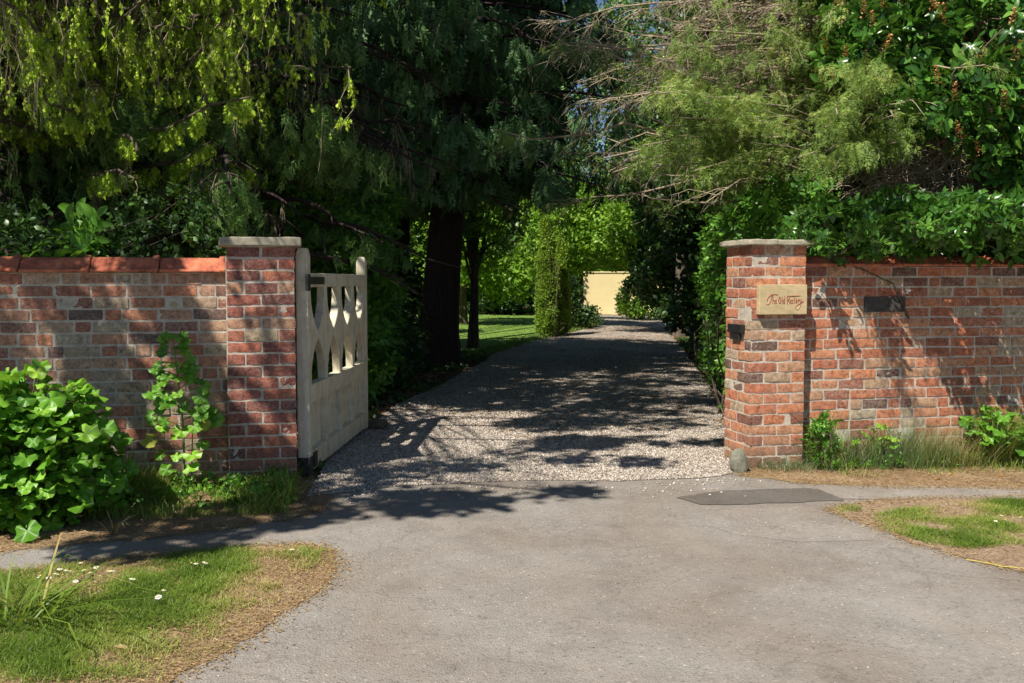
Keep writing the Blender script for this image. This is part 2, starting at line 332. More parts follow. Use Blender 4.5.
def gravel():
    m, t, b, out = mat_new('pale gravel'); co = coords(t)
    v = N_(t, 'ShaderNodeTexVoronoi'); v.inputs['Scale'].default_value = 42; t.links.new(co, v.inputs['Vector'])
    sp = N_(t, 'ShaderNodeSeparateColor'); t.links.new(v.outputs['Color'], sp.inputs[0])
    c = ramp(t, sp.outputs[0], [(0.0, (0.16, 0.12, 0.09)), (0.3, (0.31, 0.245, 0.195)), (0.7, (0.42, 0.36, 0.295)), (1.0, (0.56, 0.51, 0.44))])
    n = noise(t, co, 0.9, 4, 0.6); c = mixc(t, 0.5, c, ramp(t, n, [(0.3, 0.65), (0.7, 1.15)]), 'MULTIPLY')
    t.links.new(c, b.inputs['Base Color']); b.inputs['Roughness'].default_value = 0.85
    inv = N_(t, 'ShaderNodeMath', operation='SUBTRACT'); inv.inputs[0].default_value = 1.0; t.links.new(v.outputs['Distance'], inv.inputs[1])
    bump(t, b, inv.outputs[0], 1.0, 0.02); return m
M['gravel'] = gravel()
m, t, b, out = mat_new('gravel stones')
a = N_(t, 'ShaderNodeAttribute', attribute_name='tint')
t.links.new(ramp(t, a.outputs['Fac'], [(0.0, (0.16, 0.125, 0.10)), (0.25, (0.31, 0.25, 0.20)), (0.6, (0.44, 0.375, 0.31)), (1.0, (0.66, 0.62, 0.55))]), b.inputs['Base Color'])
b.inputs['Roughness'].default_value = 0.8; M['pebble'] = m

# ------------------------------------------------------------------ ground sheets
def sheet(name, pts, dz, mat, kind='structure', sub=0, jit=0.0):
    pts = [np.array(p[:2], float) for p in pts]
    for _ in range(sub):
        q = []
        for i in range(len(pts)):
            a, c = pts[i], pts[(i + 1) % len(pts)]
            q += [a, (a + c) / 2 + rng.normal(size=2) * jit * min(1.0, np.linalg.norm(c - a))]
        pts = q; jit *= 1.0
    me = bpy.data.meshes.new(name)
    me.from_pydata([(p[0], p[1], float(gz(p[0])) + dz) for p in pts], [], [list(range(len(pts)))])
    me.update(); me.materials.append(mat)
    if me.polygons[0].normal.z < 0: me.flip_normals()
    o = bpy.data.objects.new(name, me); C.objects.link(o); o['kind'] = kind
    return o, np.array(pts)
def chaikin(p, n=2):
    p = np.array([q[:2] for q in p])
    for _ in range(n):
        q = np.roll(p, -1, 0); p = np.stack([p * .75 + q * .25, p * .25 + q * .75], 1).reshape(-1, 2)
    return list(p)
def gp(*pts): return [G(x, y)[:2] for x, y in pts]
def wp(u, v): return WP(u, v, 0)[:2]
sheet('ground', [(-400, -150), (400, -150), (400, 700), (-400, 700)], 0.0, M['soil'])
# road and the apron in front of the gate, up to the wall line
sheet('road', [wp(-40, 0.0), wp(-1.50, 0.0), wp(-1.45, 0.10), *gp((320, 484), (400, 474), (500, 470), (620, 470), (700, 468)), wp(1.88, 0.3), wp(1.95, 0.0), wp(40, 0.0), (40, -12), (-40, -12)], 0.004, M['tarmac'], sub=1, jit=0.02)
# gravel drive
GRAVEL_PX = [(306, 498), (350, 493), (400, 487), (500, 482), (620, 482), (700, 479), (732, 474), (740, 452), (726, 410), (706, 380), (688, 355), (676, 340), (668, 322), (650, 313), (583, 313), (598, 322), (596, 327), (565, 334), (520, 344), (490, 355), (474, 367), (450, 380), (420, 395), (392, 408), (370, 425), (330, 455)]
gravel_o, gravel_poly = sheet('gravel_drive', gp(*GRAVEL_PX), 0.0075, M['gravel'], sub=1, jit=0.03)
sheet('lawn', [(-9, 18.8), G(474, 358)[:2] * 1.0, G(500, 350)[:2], G(560, 334)[:2], G(596, 325.5)[:2], (3.0, 36), (2.0, 43), (-16, 43), (-16, 20)], 0.006, M['lawn'], sub=1, jit=0.03)
sheet('lawn_far_right', [(5.2, 40), (14, 38), (14, 50), (3, 50), (3, 46)], 0.006, M['lawn'])
# dark repair patch and old footway strips
sheet('tarmac_patch', gp((676, 498.5), (722, 491.5), (768, 490), (812, 489.2), (831, 495), (845, 502), (792, 504), (742, 505.5), (700, 505.5)), 0.008, M['tarmac_dark'], sub=3, jit=0.035)
sheet('worn_tarmac', gp((705, 516), (735, 509), (800, 507.5), (850, 513), (884, 527), (872, 541), (800, 543), (740, 536), (705, 525)), 0.0055, M['tarmac_old'], sub=2, jit=0.02)
sheet('footway_right', gp((842, 500), (815, 489), (840, 486), (1060, 489), (1060, 499), (900, 500)), 0.008, M['tarmac_old'])
# verges
vl, verge_left_poly = sheet('verge_left', gp((-60, 700), (165, 690), (215, 660), (262, 632), (312, 598), (336, 570), (334, 551), (300, 544), (230, 548), (120, 558), (0, 572), (-60, 576)), 0.0065, M['soil_dry'], sub=2, jit=0.05)
vr, verge_right_poly = sheet('verge_right', gp((826, 511), (862, 503), (905, 499), (1024, 496), (1060, 496), (1060, 580), (1024, 573), (960, 558), (912, 545), (872, 528)), 0.0065, M['soil_right'], sub=2, jit=0.05)
wl, wallverge_left_poly = sheet('border_left', [*gp((330, 497), (322, 512), (290, 521), (240, 528), (180, 535), (120, 541), (60, 547), (0, 553), (-60, 558)), wp(-3.6, 0.1), wp(-1.55, 0.1)], 0.0065, M['soil_dry'], sub=1, jit=0.06)
wr, wallverge_right_poly = sheet('border_right', [*gp((738, 476), (800, 484), (860, 487), (940, 488), (1060, 490)), wp(4.6, 0.1), wp(2.0, 0.05)], 0.0065, M['soil_dry'], sub=1, jit=0.05)

def inpoly(p, poly):
    x, y = p[:, 0], p[:, 1]; r = np.zeros(len(p), bool); n = len(poly)
    for i in range(n):
        x1, y1 = poly[i][:2]; x2, y2 = poly[(i + 1) % n][:2]
        c = ((y1 > y) != (y2 > y)); r ^= c & (x < (x2 - x1) * (y - y1) / (y2 - y1 + 1e-12) + x1)
    return r
def scatter(poly, dens, zoff=0.006):
    poly = np.array([q[:2] for q in poly]); lo, hi = poly.min(0), poly.max(0)
    n = int(dens * np.prod(hi - lo)); p = rng.uniform(lo, hi, (n, 2)); p = p[inpoly(p, poly)]
    return np.column_stack([p, gz(p[:, 0]) + zoff])

# ------------------------------------------------------------------ bricks
def brick_grid(nx, nz, ny):
    V, F = [], []; n0 = 0
    for ax, s in ((0, -1), (0, 1), (1, -1), (1, 1), (2, -1), (2, 1)):
        ja, jb = [i for i in range(3) if i != ax]
        na, nb = {0: nx, 1: ny, 2: nz}[ja], {0: nx, 1: ny, 2: nz}[jb]
        ta = np.linspace(-1, 1, na + 1); tb = np.linspace(-1, 1, nb + 1)
        ta = np.sign(ta) * np.abs(ta) ** 0.75; tb = np.sign(tb) * np.abs(tb) ** 0.75
        g = np.zeros((na + 1, nb + 1, 3)); g[..., ax] = s; g[..., ja] = ta[:, None]; g[..., jb] = tb[None]
        V.append(g.reshape(-1, 3))
        i = np.arange(na)[:, None]; j = np.arange(nb)[None]; a = i * (nb + 1) + j
        q = np.stack([a, a + 1, a + nb + 2, a + nb + 1], -1).reshape(-1, 4)
        flip = (ax == 1) ^ (s < 0)
        if flip: q = q[:, ::-1]
        F.append(q[:, ::-1] + n0 if False else q + n0); n0 += (na + 1) * (nb + 1)
    return np.concatenate(V), np.concatenate(F)
_BV, _BF = brick_grid(8, 4, 4)
def bricks(lst):                       # list of (x0,x1,y0,y1,z0,z1) in the local wall frame
    A = np.array(lst); k = len(A)
    c = np.stack([(A[:, 0] + A[:, 1]) / 2, (A[:, 2] + A[:, 3]) / 2, (A[:, 4] + A[:, 5]) / 2], 1)
    h = np.stack([(A[:, 1] - A[:, 0]) / 2, (A[:, 3] - A[:, 2]) / 2, (A[:, 5] - A[:, 4]) / 2], 1)
    c = c + rng.normal(size=(k, 3)) * np.array([0.0015, 0.0018, 0.0012])
    h = h * (1 + rng.normal(size=(k, 3)) * np.array([0.012, 0, 0.032]))
    r = 0.0045
    p = _BV[None] * h[:, None]; inner = np.clip(p, -(h[:, None] - r), h[:, None] - r)
    p = inner + r * nrm(p - inner + 1e-9 * np.sign(_BV[None]))
    p = p + rng.normal(size=(k, 1, 1)) * 0.008 * np.stack([p[..., 2] * 0, p[..., 0], p[..., 0] * 0], -1)      # slight twist in plan
    sag = rng.normal(size=(k, 1)) * 0.01; p[..., 2] += p[..., 0] * sag
    w = p + c[:, None]
    seed = rng.uniform(0, 50, (k, 1, 3))
    dn = noise3((w + seed).reshape(-1, 3), 22).reshape(k, -1); dn2 = noise3((w + seed).reshape(-1, 3), 55).reshape(k, -1)
    w = w + nrm(p)[..., :] * (0.0016 * dn + 0.0013 * dn2)[..., None] - nrm(p) * (np.clip(dn2 - 0.9, 0, 1) * 0.006)[..., None]
    F = (_BF[None] + (np.arange(k) * len(_BV))[:, None, None]).reshape(-1, 4)
    return w.reshape(-1, 3), F, np.repeat(rng.uniform(0, 1, k), len(_BF))
GA, BL, BW, J = 0.083, 0.2325, 0.11, 0.0115
def box_bm(x0, x1, y0, y1, z0, z1, bev=0.0, seg=2):
    bm = bmesh.new(); bmesh.ops.create_cube(bm, size=1.0)
    bmesh.ops.scale(bm, vec=(x1 - x0, y1 - y0, z1 - z0), verts=bm.verts); bmesh.ops.translate(bm, vec=((x0 + x1) / 2, (y0 + y1) / 2, (z0 + z1) / 2), verts=bm.verts)
    if bev: bmesh.ops.bevel(bm, geom=bm.edges[:], offset=bev, segments=seg, affect='EDGES', profile=0.6)
    return bm
def bm_obj(name, bm, mat, parent=None, smooth=False):
    me = bpy.data.meshes.new(name); bm.to_mesh(me); bm.free(); me.materials.append(mat)
    if smooth:
        for p in me.polygons: p.use_smooth = True
    o = bpy.data.objects.new(name, me); C.objects.link(o)
    if parent is not None: o.parent = parent
    return o
def rough_box(name, x0, x1, y0, y1, z0, z1, mat, parent, amp=0.003, sc=14, cuts=6, bev=0.008):
    bm = box_bm(x0, x1, y0, y1, z0, z1, bev, 2)
    bmesh.ops.subdivide_edges(bm, edges=[e for e in bm.edges if e.calc_length() > 0.06], cuts=cuts, use_grid_fill=True)
    co = np.array([v.co[:] for v in bm.verts]); n = noise3(co + 3.1, sc); n2 = noise3(co + 9.1, sc * 2.6)
    c = co.mean(0)
    for v, a, b_ in zip(bm.verts, n, n2):
        d = v.normal if v.normal.length > 0 else Vector(v.co) - Vector(c)
        v.co += Vector(d) * float(amp * a + 0.5 * amp * b_)
    return bm_obj(name, bm, mat, parent)

def wall_bricks(u0, u1, z0, rows, depth):
    out = []
    for r in range(rows):
        z = z0 + r * GA; x = -(BL + 0.003) * random.choice([0.0, 0.5]) if r % 2 else 0.0
        x = u0 + (-(BL) / 2 if r % 2 else 0.0) + random.uniform(-0.02, 0.02)
        while x < u1:
            L = BL if random.random() > 0.09 else BW
            if r % 6 == 5 and random.random() < 0.4: L = BW
            a, b_ = max(x, u0), min(x + L, u1)
            if b_ - a > 0.03: out.append((a + J / 2, b_ - J / 2, 0.0, depth, z + J / 2, z + GA - J / 2))
            x += L + 0.002
    return out
def pier_bricks(rows, z0, w=0.462):
    out = []; s = w / 2                                       # a stretcher takes half the pier's width
    q = w / 4
    for r in range(rows):
        z = z0 + r * GA; zz = (z + J / 2, z + GA - J / 2)
        j = J / 2
        if r % 2 == 0:
            for a in (0, w - q):
                out.append((a + (j if a else 0), a + q - (0 if a else j), 0, s - j, *zz)); out.append((a + (j if a else 0), a + q - (0 if a else j), s + j, w, *zz))
            out.append((q + j, w - q - j, 0, BW, *zz)); out.append((q + j, w - q - j, w - BW, w, *zz))
        else:
            for a in (0, w - q):
                out.append((0, s - j, a + (j if a else 0), a + q - (0 if a else j), *zz)); out.append((s + j, w, a + (j if a else 0), a + q - (0 if a else j), *zz))
            out.append((0, BW, q + j, w - q - j, *zz)); out.append((w - BW, w, q + j, w - q - j, *zz))
    return out
def pier(u0, w, z0, rows, label, cap_label, bmat, cap_h, split=None):
    root = thing('gate_pier', label, 'gate pillar', WP(u0, 0, 0), TH)
    V, F, T = bricks(pier_bricks(rows, z0, w))
    mesh_tris('brickwork', V, F, T, bmat, root, smooth=False)
    top = z0 + rows * GA
    i = 0.0045
    bm_obj('mortar', box_bm(i, w - i, i, w - i, z0 - 0.1, top + 0.001), M['mortar'], root)
    o = 0.046
    if split is None:
        cp = rough_box('cap_stone', -o, w + o, -o, w + o, top + 0.002, top + cap_h, M['stone'], root)
    else:
        cp = rough_box('cap_stone', -o, split - 0.002, -o, w + o, top + 0.002, top + cap_h, M['stone'], root)
        rough_box('cap_stone', split + 0.002, w + o, -o + 0.004, w + o, top + 0.002, top + cap_h - 0.003, M['stone'], root)
    return root, top
pl_root, pl_top = pier(-2.025, 0.462, 0.002, 20, 'deep red brick gate pillar left of the drive beside the open wooden gate', None, M['brick_pier'], 0.062)
pr_root, pr_top = pier(1.908, 0.465, -0.045, 21, 'orange brick gate pillar right of the drive with the sandstone name plaque on its front', None, M['brick_right'], 0.046, split=0.20)

def saddle_tile(L, roll=True, h=0.105, v0=-0.035, v1=0.235):
    # a terracotta ridge coping: sloping front, rounded top, raised collar at one end
    bm = bmesh.new(); prof = []
    c = (v0 + v1) / 2
    prof = [(v0, 0.0), (v0 - 0.002, 0.018), (v0 + 0.012, 0.024)]
    for k in range(9):
        a = k / 8; y = v0 + 0.03 + (v1 - v0 - 0.06) * a; z = 0.03 + (h - 0.03) * (1 - abs(2 * a - 1) ** 1.6)
        prof.append((y, z))
    prof += [(v1 - 0.012, 0.024), (v1 + 0.002, 0.018), (v1, 0.0)]
    xs = [0, 0.012, L * 0.33, L * 0.66, L - 0.052, L - 0.050, L - 0.044, L - 0.010, L - 0.004] if roll else [0, L * 0.5, L]
    sc = [0.97, 1, 1, 1, 1, 1.10, 1.15, 1.15, 1.08]
    rings = []
    for i, x in enumerate(xs):
        k = sc[i] if roll else 1
        rings.append([bm.verts.new((x, c + (y - c) * (1 + (k - 1) * 0.6), z * k if z > 0.001 else z)) for y, z in prof])
    for i in range(len(rings) - 1):
        for j in range(len(prof) - 1): bm.faces.new((rings[i][j], rings[i + 1][j], rings[i + 1][j + 1], rings[i][j + 1]))
    bm.faces.new(rings[0]); bm.faces.new(rings[-1][::-1])
    for j in range(len(rings) - 1): bm.faces.new((rings[j][0], rings[j][-1], rings[j + 1][-1], rings[j + 1][0]))
    bmesh.ops.recalc_face_normals(bm, faces=bm.faces)
    return bm
def wall(u0, u1, z0, rows, setback, bmat, label, tiles_from, L, h, name='brick_wall'):
    root = thing(name, label, 'brick wall', WP(u0, setback, 0), TH)
    lst = wall_bricks(0, u1 - u0, z0, rows, 0.11)
    V, F, T = bricks(lst); mesh_tris('brickwork', V, F, T, bmat, root)
    top = z0 + rows * GA
    bm_obj('mortar', box_bm(0.0, u1 - u0, 0.0045, 0.215, z0 - 0.12, top), M['mortar'], root)
    proto = saddle_tile(L - 0.004, h=h); me = bpy.data.meshes.new('coping_tile'); proto.to_mesh(me); proto.free(); me.materials.append(M['tile'])
    for p in me.polygons: p.use_smooth = True
    x = tiles_from
    while x > 0: x -= L
    while x + L < (u1 - u0) + 0.001:
        if x > -0.01:
            o = bpy.data.objects.new('coping_tile', me); C.objects.link(o); o.parent = root
            o.location = (x, random.uniform(-0.004, 0.004), top + 0.001 + random.uniform(0, 0.003)); o.rotation_euler = (random.uniform(-0.015, 0.015), random.uniform(-0.006, 0.006), 0)
        x += L
    return root, top
# left wall: from far left to the left pier ; tiles end exactly at the pier
LW0, LW1 = -8.3, -2.027
wl_root, wl_top = wall(LW0, LW1, -0.017, 18, 0.10, M['brick_left'], 'weathered pale brick garden wall left of the gate with terracotta ridge coping', (LW1 - LW0) % 0.448, 0.448, 0.105)
RW0, RW1 = 2.375, 8.6
wr_root, wr_top = wall(RW0, RW1, -0.040, 19, 0.10, M['brick_right'], 'orange red brick garden wall right of the gate with leaves hanging over its coping', 0.0, 0.45, 0.085)
# pale vertical mortar joint between left wall and pier
rough_box('mortar_joint', LW1 - LW0 - 0.004, LW1 - LW0 + 0.010, -0.09, -0.006, 0.0, 1.60, M['mortar'], wl_root, 0.002, 30, 8, 0.002).parent = wl_root

# name plaque with cursive lettering
pq = thing('name_plaque', 'cream sandstone house name plaque with red script lettering fixed to the right gate pillar', 'sign', WP(1.908, 0, 0), TH)
def on_pier(px, py):                                           # local (u, z) on the pier's front plane
    d = ray(px, py); n = V_; t = (O0 @ n) / (d @ n); p = np.array([0, 0, HC]) + t * d; rel = p - O0
    return rel @ U, p[2]
ua, za = on_pier(756, 314.5); ub, zb = on_pier(804, 284.5)
pu0, pu1 = ua - 1.908, ub - 1.908
rough_box('stone_slab', pu0, pu1, -0.055, -0.002, za, zb, M['stone_pale'], pq, 0.0015, 20, 6, 0.005)
# strokes in units: x 0..1 across the lettering, y up, x-height 0.12
S_ = []
def st(*pts): S_.append(pts)
st((0.10, .26), (0.13, .36), (0.22, .44), (0.36, .43)); st((0.22, .42), (0.20, .30), (0.17, .20), (0.12, .17), (0.09, .20))          # T
st((0.24, .40), (0.235, .20)); st((0.235, .26), (0.26, .31), (0.275, .27), (0.275, .20), (0.29, .21))                                # h
st((0.295, .25), (0.325, .28), (0.315, .31), (0.295, .28), (0.305, .20), (0.335, .22))                                              # e
st((0.40, .38), (0.375, .33), (0.37, .25), (0.395, .20), (0.42, .25), (0.42, .33), (0.40, .38))                                     # O
st((0.455, .39), (0.45, .22), (0.465, .20)); st((0.515, .39), (0.512, .20)); st((0.512, .29), (0.49, .31), (0.475, .25), (0.49, .20), (0.512, .24))  # l d
st((0.575, .19), (0.58, .39)); st((0.56, .36), (0.60, .41), (0.63, .36), (0.61, .30), (0.58, .29), (0.61, .26), (0.64, .20))        # R
st((0.645, .25), (0.67, .28), (0.66, .31), (0.643, .28), (0.65, .20), (0.68, .22))                                                  # e
st((0.72, .29), (0.70, .31), (0.688, .26), (0.70, .20), (0.72, .22))                                                                # c
st((0.745, .36), (0.742, .22), (0.755, .20)); st((0.62, .385), (0.70, .395), (0.88, .395))                                          # t with its long bar
st((0.785, .31), (0.77, .26), (0.785, .20), (0.80, .26), (0.785, .31)); st((0.82, .30), (0.825, .20)); st((0.823, .26), (0.84, .31), (0.855, .30))   # o r
st((0.865, .31), (0.87, .23), (0.89, .22), (0.905, .31)); st((0.905, .31), (0.895, .16), (0.86, .06), (0.80, .03), (0.76, .08), (0.78, .14), (0.86, .19), (0.96, .26))  # y
lb = Batch(); sw, sh = pu1 - pu0, zb - za
for s in S_:
    p = np.array(s); q = p
    for _ in range(2):                                         # smooth the stroke
        q = np.concatenate([q[:1], np.stack([q[:-1] * .75 + q[1:] * .25, q[:-1] * .25 + q[1:] * .75], 1).reshape(-1, 2), q[-1:]])
    X = pu0 + sw * (0.06 + q[:, 0] * 0.90); Z = za + sh * (0.10 + q[:, 1] * 1.32)
    lb.add(*tubes(np.stack([X, np.full(len(X), -0.0565), Z], 1)[None], np.full((1, len(X)), 0.0021), 5))
o = mesh_tris('lettering', np.concatenate(lb.V), np.concatenate(lb.F), None, M['red_paint'], pq)

# iron gate pintle on the drive side of the right pier, dark slate air vent in the right wall, lichen mark
pt = thing('gate_hinge_bracket', 'small black iron hinge bracket on the drive side of the right gate pillar', 'hinge bracket', WP(1.908, 0, 0), TH)
rough_box('plate', -0.032, -0.001, 0.10, 0.36, 1.005, 1.075, M['iron'], pt, 0.001, 20, 3, 0.006)
rough_box('pin_block', -0.028, -0.001, 0.16, 0.30, 0.955, 1.004, M['iron'], pt, 0.001, 20, 3, 0.005)
def on_wall(px, py, off):                                      # (u, z) on the plane v = off
    d = ray(px, py); t = (O0 @ V_ + off) / (d @ V_); p = np.array([0, 0, HC]) + t * d; return (p - O0) @ U, p[2]
ua2, za2 = on_wall(864.5, 312, 0.095); ub2, zb2 = on_wall(905.5, 296.5, 0.095)
vt = thing('slate_plaque', 'blank dark slate rectangle set in the right brick wall', 'plaque', WP(ua2, 0.10, 0), TH)
rough_box('slate', 0, ub2 - ua2, -0.010, 0.02, za2, zb2, M['slate'], vt, 0.0012, 20, 5, 0.003)
us, zs = on_wall(908, 291, 0.095)
bm = bmesh.new(); bmesh.ops.create_circle(bm, cap_ends=True, radius=0.022, segments=14)
for v in bm.verts:
    a = math.atan2(v.co.y, v.co.x); k = 1 + 0.45 * math.sin(3 * a + 1) + 0.25 * math.sin(7 * a); v.co = Vector((v.co.x * k, 0, v.co.y * k * 0.8))
lg = bmesh.ops.extrude_face_region(bm, geom=bm.faces[:]); bmesh.ops.translate(bm, vec=(0, 0.012, 0), verts=[g for g in lg['geom'] if isinstance(g, bmesh.types.BMVert)])
o = bm_obj('lichen_patch', bm, M['lichen']); o.location = WP(us, 0.095, zs); o.rotation_euler = (0, 0, TH); tag(o, 'white lichen spot on the right wall just above the dark slate rectangle', 'lichen')

# ------------------------------------------------------------------ the gate
gn = np.array([-1.50, 7.10]); gf = np.array([-1.412, 9.42]); gd = gf - gn; GL = float(np.linalg.norm(gd)); ga = math.atan2(gd[1], gd[0])
gate = thing('wooden_gate', 'weathered cream wooden gate with pointed arch openings, swung open inwards along the drive', 'gate', (gn[0], gn[1], 0), ga)
PW, TK = 0.095, 0.085
def post(x, h, name='post'):
    bm = box_bm(x, x + PW, -TK / 2, TK / 2, 0.025, h, 0)
    for v in bm.verts:
        if v.co.z > h - 0.01: v.co.x = x + PW / 2 + (v.co.x - x - PW / 2) * 0.72; v.co.y *= 0.72
    g = bmesh.ops.bisect_plane(bm, geom=bm.verts[:] + bm.edges[:] + bm.faces[:], plane_co=(0, 0, h - 0.05), plane_no=(0, 0, 1))
    for v in bm.verts:
        if abs(v.co.z - (h - 0.05)) < 1e-4:
            v.co.x = x + (PW if v.co.x > x + PW / 2 else 0); v.co.y = math.copysign(TK / 2, v.co.y)
    bmesh.ops.bevel(bm, geom=bm.edges[:], offset=0.005, segments=2, affect='EDGES')
    return bm_obj(name, bm, M['wood'], gate)
p0 = post(0, 1.655, 'hinge_post'); p1 = post(GL - PW, 1.645, 'closing_post')
x0, x1 = PW - 0.002, GL - PW + 0.002
bm_obj('top_rail', box_bm(x0, x1, -0.040, 0.036, 1.375, 1.478, 0.005), M['wood'], gate)
bm_obj('middle_rail', box_bm(x0, x1, -0.044, 0.036, 0.535, 0.668, 0.006), M['wood'], gate)
bm_obj('bottom_rail', box_bm(x0, x1, -0.044, 0.036, 0.045, 0.185, 0.006), M['wood'], gate)
NB = 4; pitch = (x1 - x0) / NB
def halfw(z):                                                   # half width of a baluster between rails, widest where two arches meet
    t = (z - 0.668) / (1.375 - 0.668)
    d = max(0.0, (abs(t - 0.5) / 0.5 - 0.07) / 0.93)
    return 0.042 + (pitch / 2 - 0.0425) * max(0.0, 1 - d) ** 2.6
def baluster(x, left=True, right=True):
    bm = bmesh.new(); rows = []
    n = 28; zs = [0.666 + (1.377 - 0.666) * i / n for i in range(n + 1)]
    for z in zs:
        w = halfw(min(max(z, 0.668), 1.375)); a = x - (w if left else 0); c = x + (w if right else 0)
        rows.append([bm.verts.new((a, -0.034, z)), bm.verts.new((c, -0.034, z)), bm.verts.new((c, 0.030, z)), bm.verts.new((a, 0.030, z))])
    for i in range(n):
        for j in range(4): bm.faces.new((rows[i][j], rows[i][(j + 1) % 4], rows[i + 1][(j + 1) % 4], rows[i + 1][j]))
    bm.faces.new(rows[0]); bm.faces.new(rows[-1]); bmesh.ops.recalc_face_normals(bm, faces=bm.faces)
    bmesh.ops.bevel(bm, geom=[e for e in bm.edges if abs(e.verts[0].co.y - e.verts[1].co.y) < 1e-5 and abs(e.verts[0].co.z - e.verts[1].co.z) > 1e-4], offset=0.005, segments=1, affect='EDGES')
    return bm_obj('baluster', bm, M['wood'], gate)
for k in range(NB + 1): baluster(x0 + k * pitch, k > 0, k < NB)
for k in range(1, NB): bm_obj('muntin', box_bm(x0 + k * pitch - 0.04, x0 + k * pitch + 0.04, -0.036, 0.034, 0.183, 0.537, 0.006), M['wood'], gate)
for k in range(NB):
    a = x0 + k * pitch + (0.038 if k else 0.0); c = x0 + (k + 1) * pitch - (0.038 if k < NB - 1 else 0.0)
    bm_obj('panel', box_bm(a, c, 0.006, 0.022, 0.183, 0.537), M['wood'], gate)
st_o = bm_obj('hinge_strap', box_bm(-0.01, 0.50, -TK / 2 - 0.012, -TK / 2 - 0.001, 1.395, 1.450, 0.002), M['iron'], gate)
bm_obj('hinge_knuckle', box_bm(-0.055, 0.02, -TK / 2 - 0.02, -TK / 2 + 0.002, 1.35, 1.47, 0.006), M['iron'], gate)
bm_obj('bottom_shoe', box_bm(-0.006, PW + 0.004, -TK / 2 - 0.005, TK / 2 + 0.005, 0.022, 0.15, 0.002), M['iron'], gate)
bm_obj('bottom_strap', box_bm(PW + 0.004, 0.20, -TK / 2 - 0.014, -0.042, 0.06, 0.17, 0.002), M['iron'], gate)

# ------------------------------------------------------------------ leaf and spray prototypes (y = growing direction, z = upper side)
def pr(V, F, T=None):
    V = np.array(V, float); F = np.array(F, int)
    return V, F, (np.full(len(F), 0.5) if T is None else np.array(T, float))
def merge(lst):
    V, F, T, n = [], [], [], 0
    for a, b_, c in lst: V.append(a); F.append(b_ + n); T.append(c); n += len(a)
    return np.concatenate(V), np.concatenate(F), np.concatenate(T)
def place(p, pos, D, N, s, t):
    return inst(p, np.array([pos], float), np.array([D], float), np.array([N], float), s, np.array([t], float))
KITE = pr([(0, 0, 0), (0.5, 0.42, 0.12), (0, 1, -0.05), (-0.5, 0.42, 0.12)], [(0, 1, 2), (0, 2, 3)])
def leaf8(w, arch=0.12, fold=0.08):
    return pr([(0, 0, 0), (w * .42, .28, fold - arch * .05), (w * .5, .55, fold - arch * .3), (0, 1, -arch), (-w * .5, .55, fold - arch * .3), (-w * .42, .28, fold - arch * .05), (0, .28, 0), (0, .58, -arch * .3),
               (w * .3, .82, fold * .6 - arch * .7), (-w * .3, .82, fold * .6 - arch * .7)],
              [(0, 1, 6), (0, 6, 5), (1, 2, 7), (1, 7, 6), (5, 6, 7), (5, 7, 4), (2, 8, 7), (7, 8, 3), (7, 3, 9), (7, 9, 4)])
LAUREL = leaf8(0.42, 0.2, 0.06)
def scaled(p, sx=1, sy=1, sz=1): return (p[0] * np.array([sx, sy, sz]), p[1], p[2])
def spray_cypress(seed, n=11, droop=0.35):
    r = np.random.default_rng(seed); L = []
    for i in range(n):
        y = 0.05 + 0.9 * i / n; side = 1 if i % 2 else -1
        l = (0.42 * math.sin(math.pi * (0.15 + 0.8 * (1 - y))) + 0.1) * r.uniform(.8, 1.15); a = R(r.uniform(32, 50)) * side
        d = np.array([math.sin(a), math.cos(a), -0.15 + r.uniform(-.2, .1)])
        k = scaled(KITE, 0.26, 1, 0.3)
        L.append(place(k, (0, y, 0), d, (0, 0, 1), l, r.uniform(.2, .8)))
        for q in range(3):
            f = 0.25 + 0.25 * q; s2 = 1 if q % 2 else -1; a2 = a + R(38) * s2
            d2 = np.array([math.sin(a2), math.cos(a2), -0.25 + r.uniform(-.2, .2)])
            L.append(place(scaled(KITE, 0.30, 1, .3), np.array((0, y, 0)) + d * l * f, d2, (0, 0, 1), l * r.uniform(.35, .55), r.uniform(.3, 1)))
    L.append(place(scaled(KITE, 0.2, 1, .3), (0, .75, 0), (0, 1, -.1), (0, 0, 1), 0.35, .8))
    V, F, T = merge(L); V[:, 2] -= droop * V[:, 1] ** 2; return V, F, T
CYP = [spray_cypress(s) for s in (1, 2, 3)]
CYPS = [spray_cypress(s, 7, .6) for s in (11, 12, 13)]
def twig_needles(seed, n=26, flat=0.0, l=0.24, w=0.10):
    r = np.random.default_rng(seed); L = []
    for i in range(n):
        y = i / n; a = r.uniform(0, 6.28); d = np.array([math.cos(a), 0.9, math.sin(a) * (1 - flat)])
        L.append(place(scaled(KITE, w, 1, 0.1), (0, y, 0), d, (0, .2, 1), l * r.uniform(.7, 1.2) * (1.1 - 0.5 * y), r.uniform(0, 1)))
    return merge(L)
NEED = [twig_needles(s, 20) for s in (1, 2, 3)]
def feather(seed, n=14):
    r = np.random.default_rng(seed); L = []
    for i in range(n):
        y = i / n; side = 1 if i % 2 else -1
        d = np.array([side * r.uniform(.5, .9), 0.8, r.uniform(-.45, .55)])
        L.append(place(scaled(KITE, 0.17, 1, 0.2), (0, y, 0), d, (0, .2, 1), 0.40 * (1.15 - .7 * y) * r.uniform(.7, 1.2), r.uniform(.1, .9)))
    V, F, T = merge(L); V[:, 2] -= 0.25 * V[:, 1] ** 2; return V, F, T
FEA = [feather(s) for s in (4, 5, 6)]
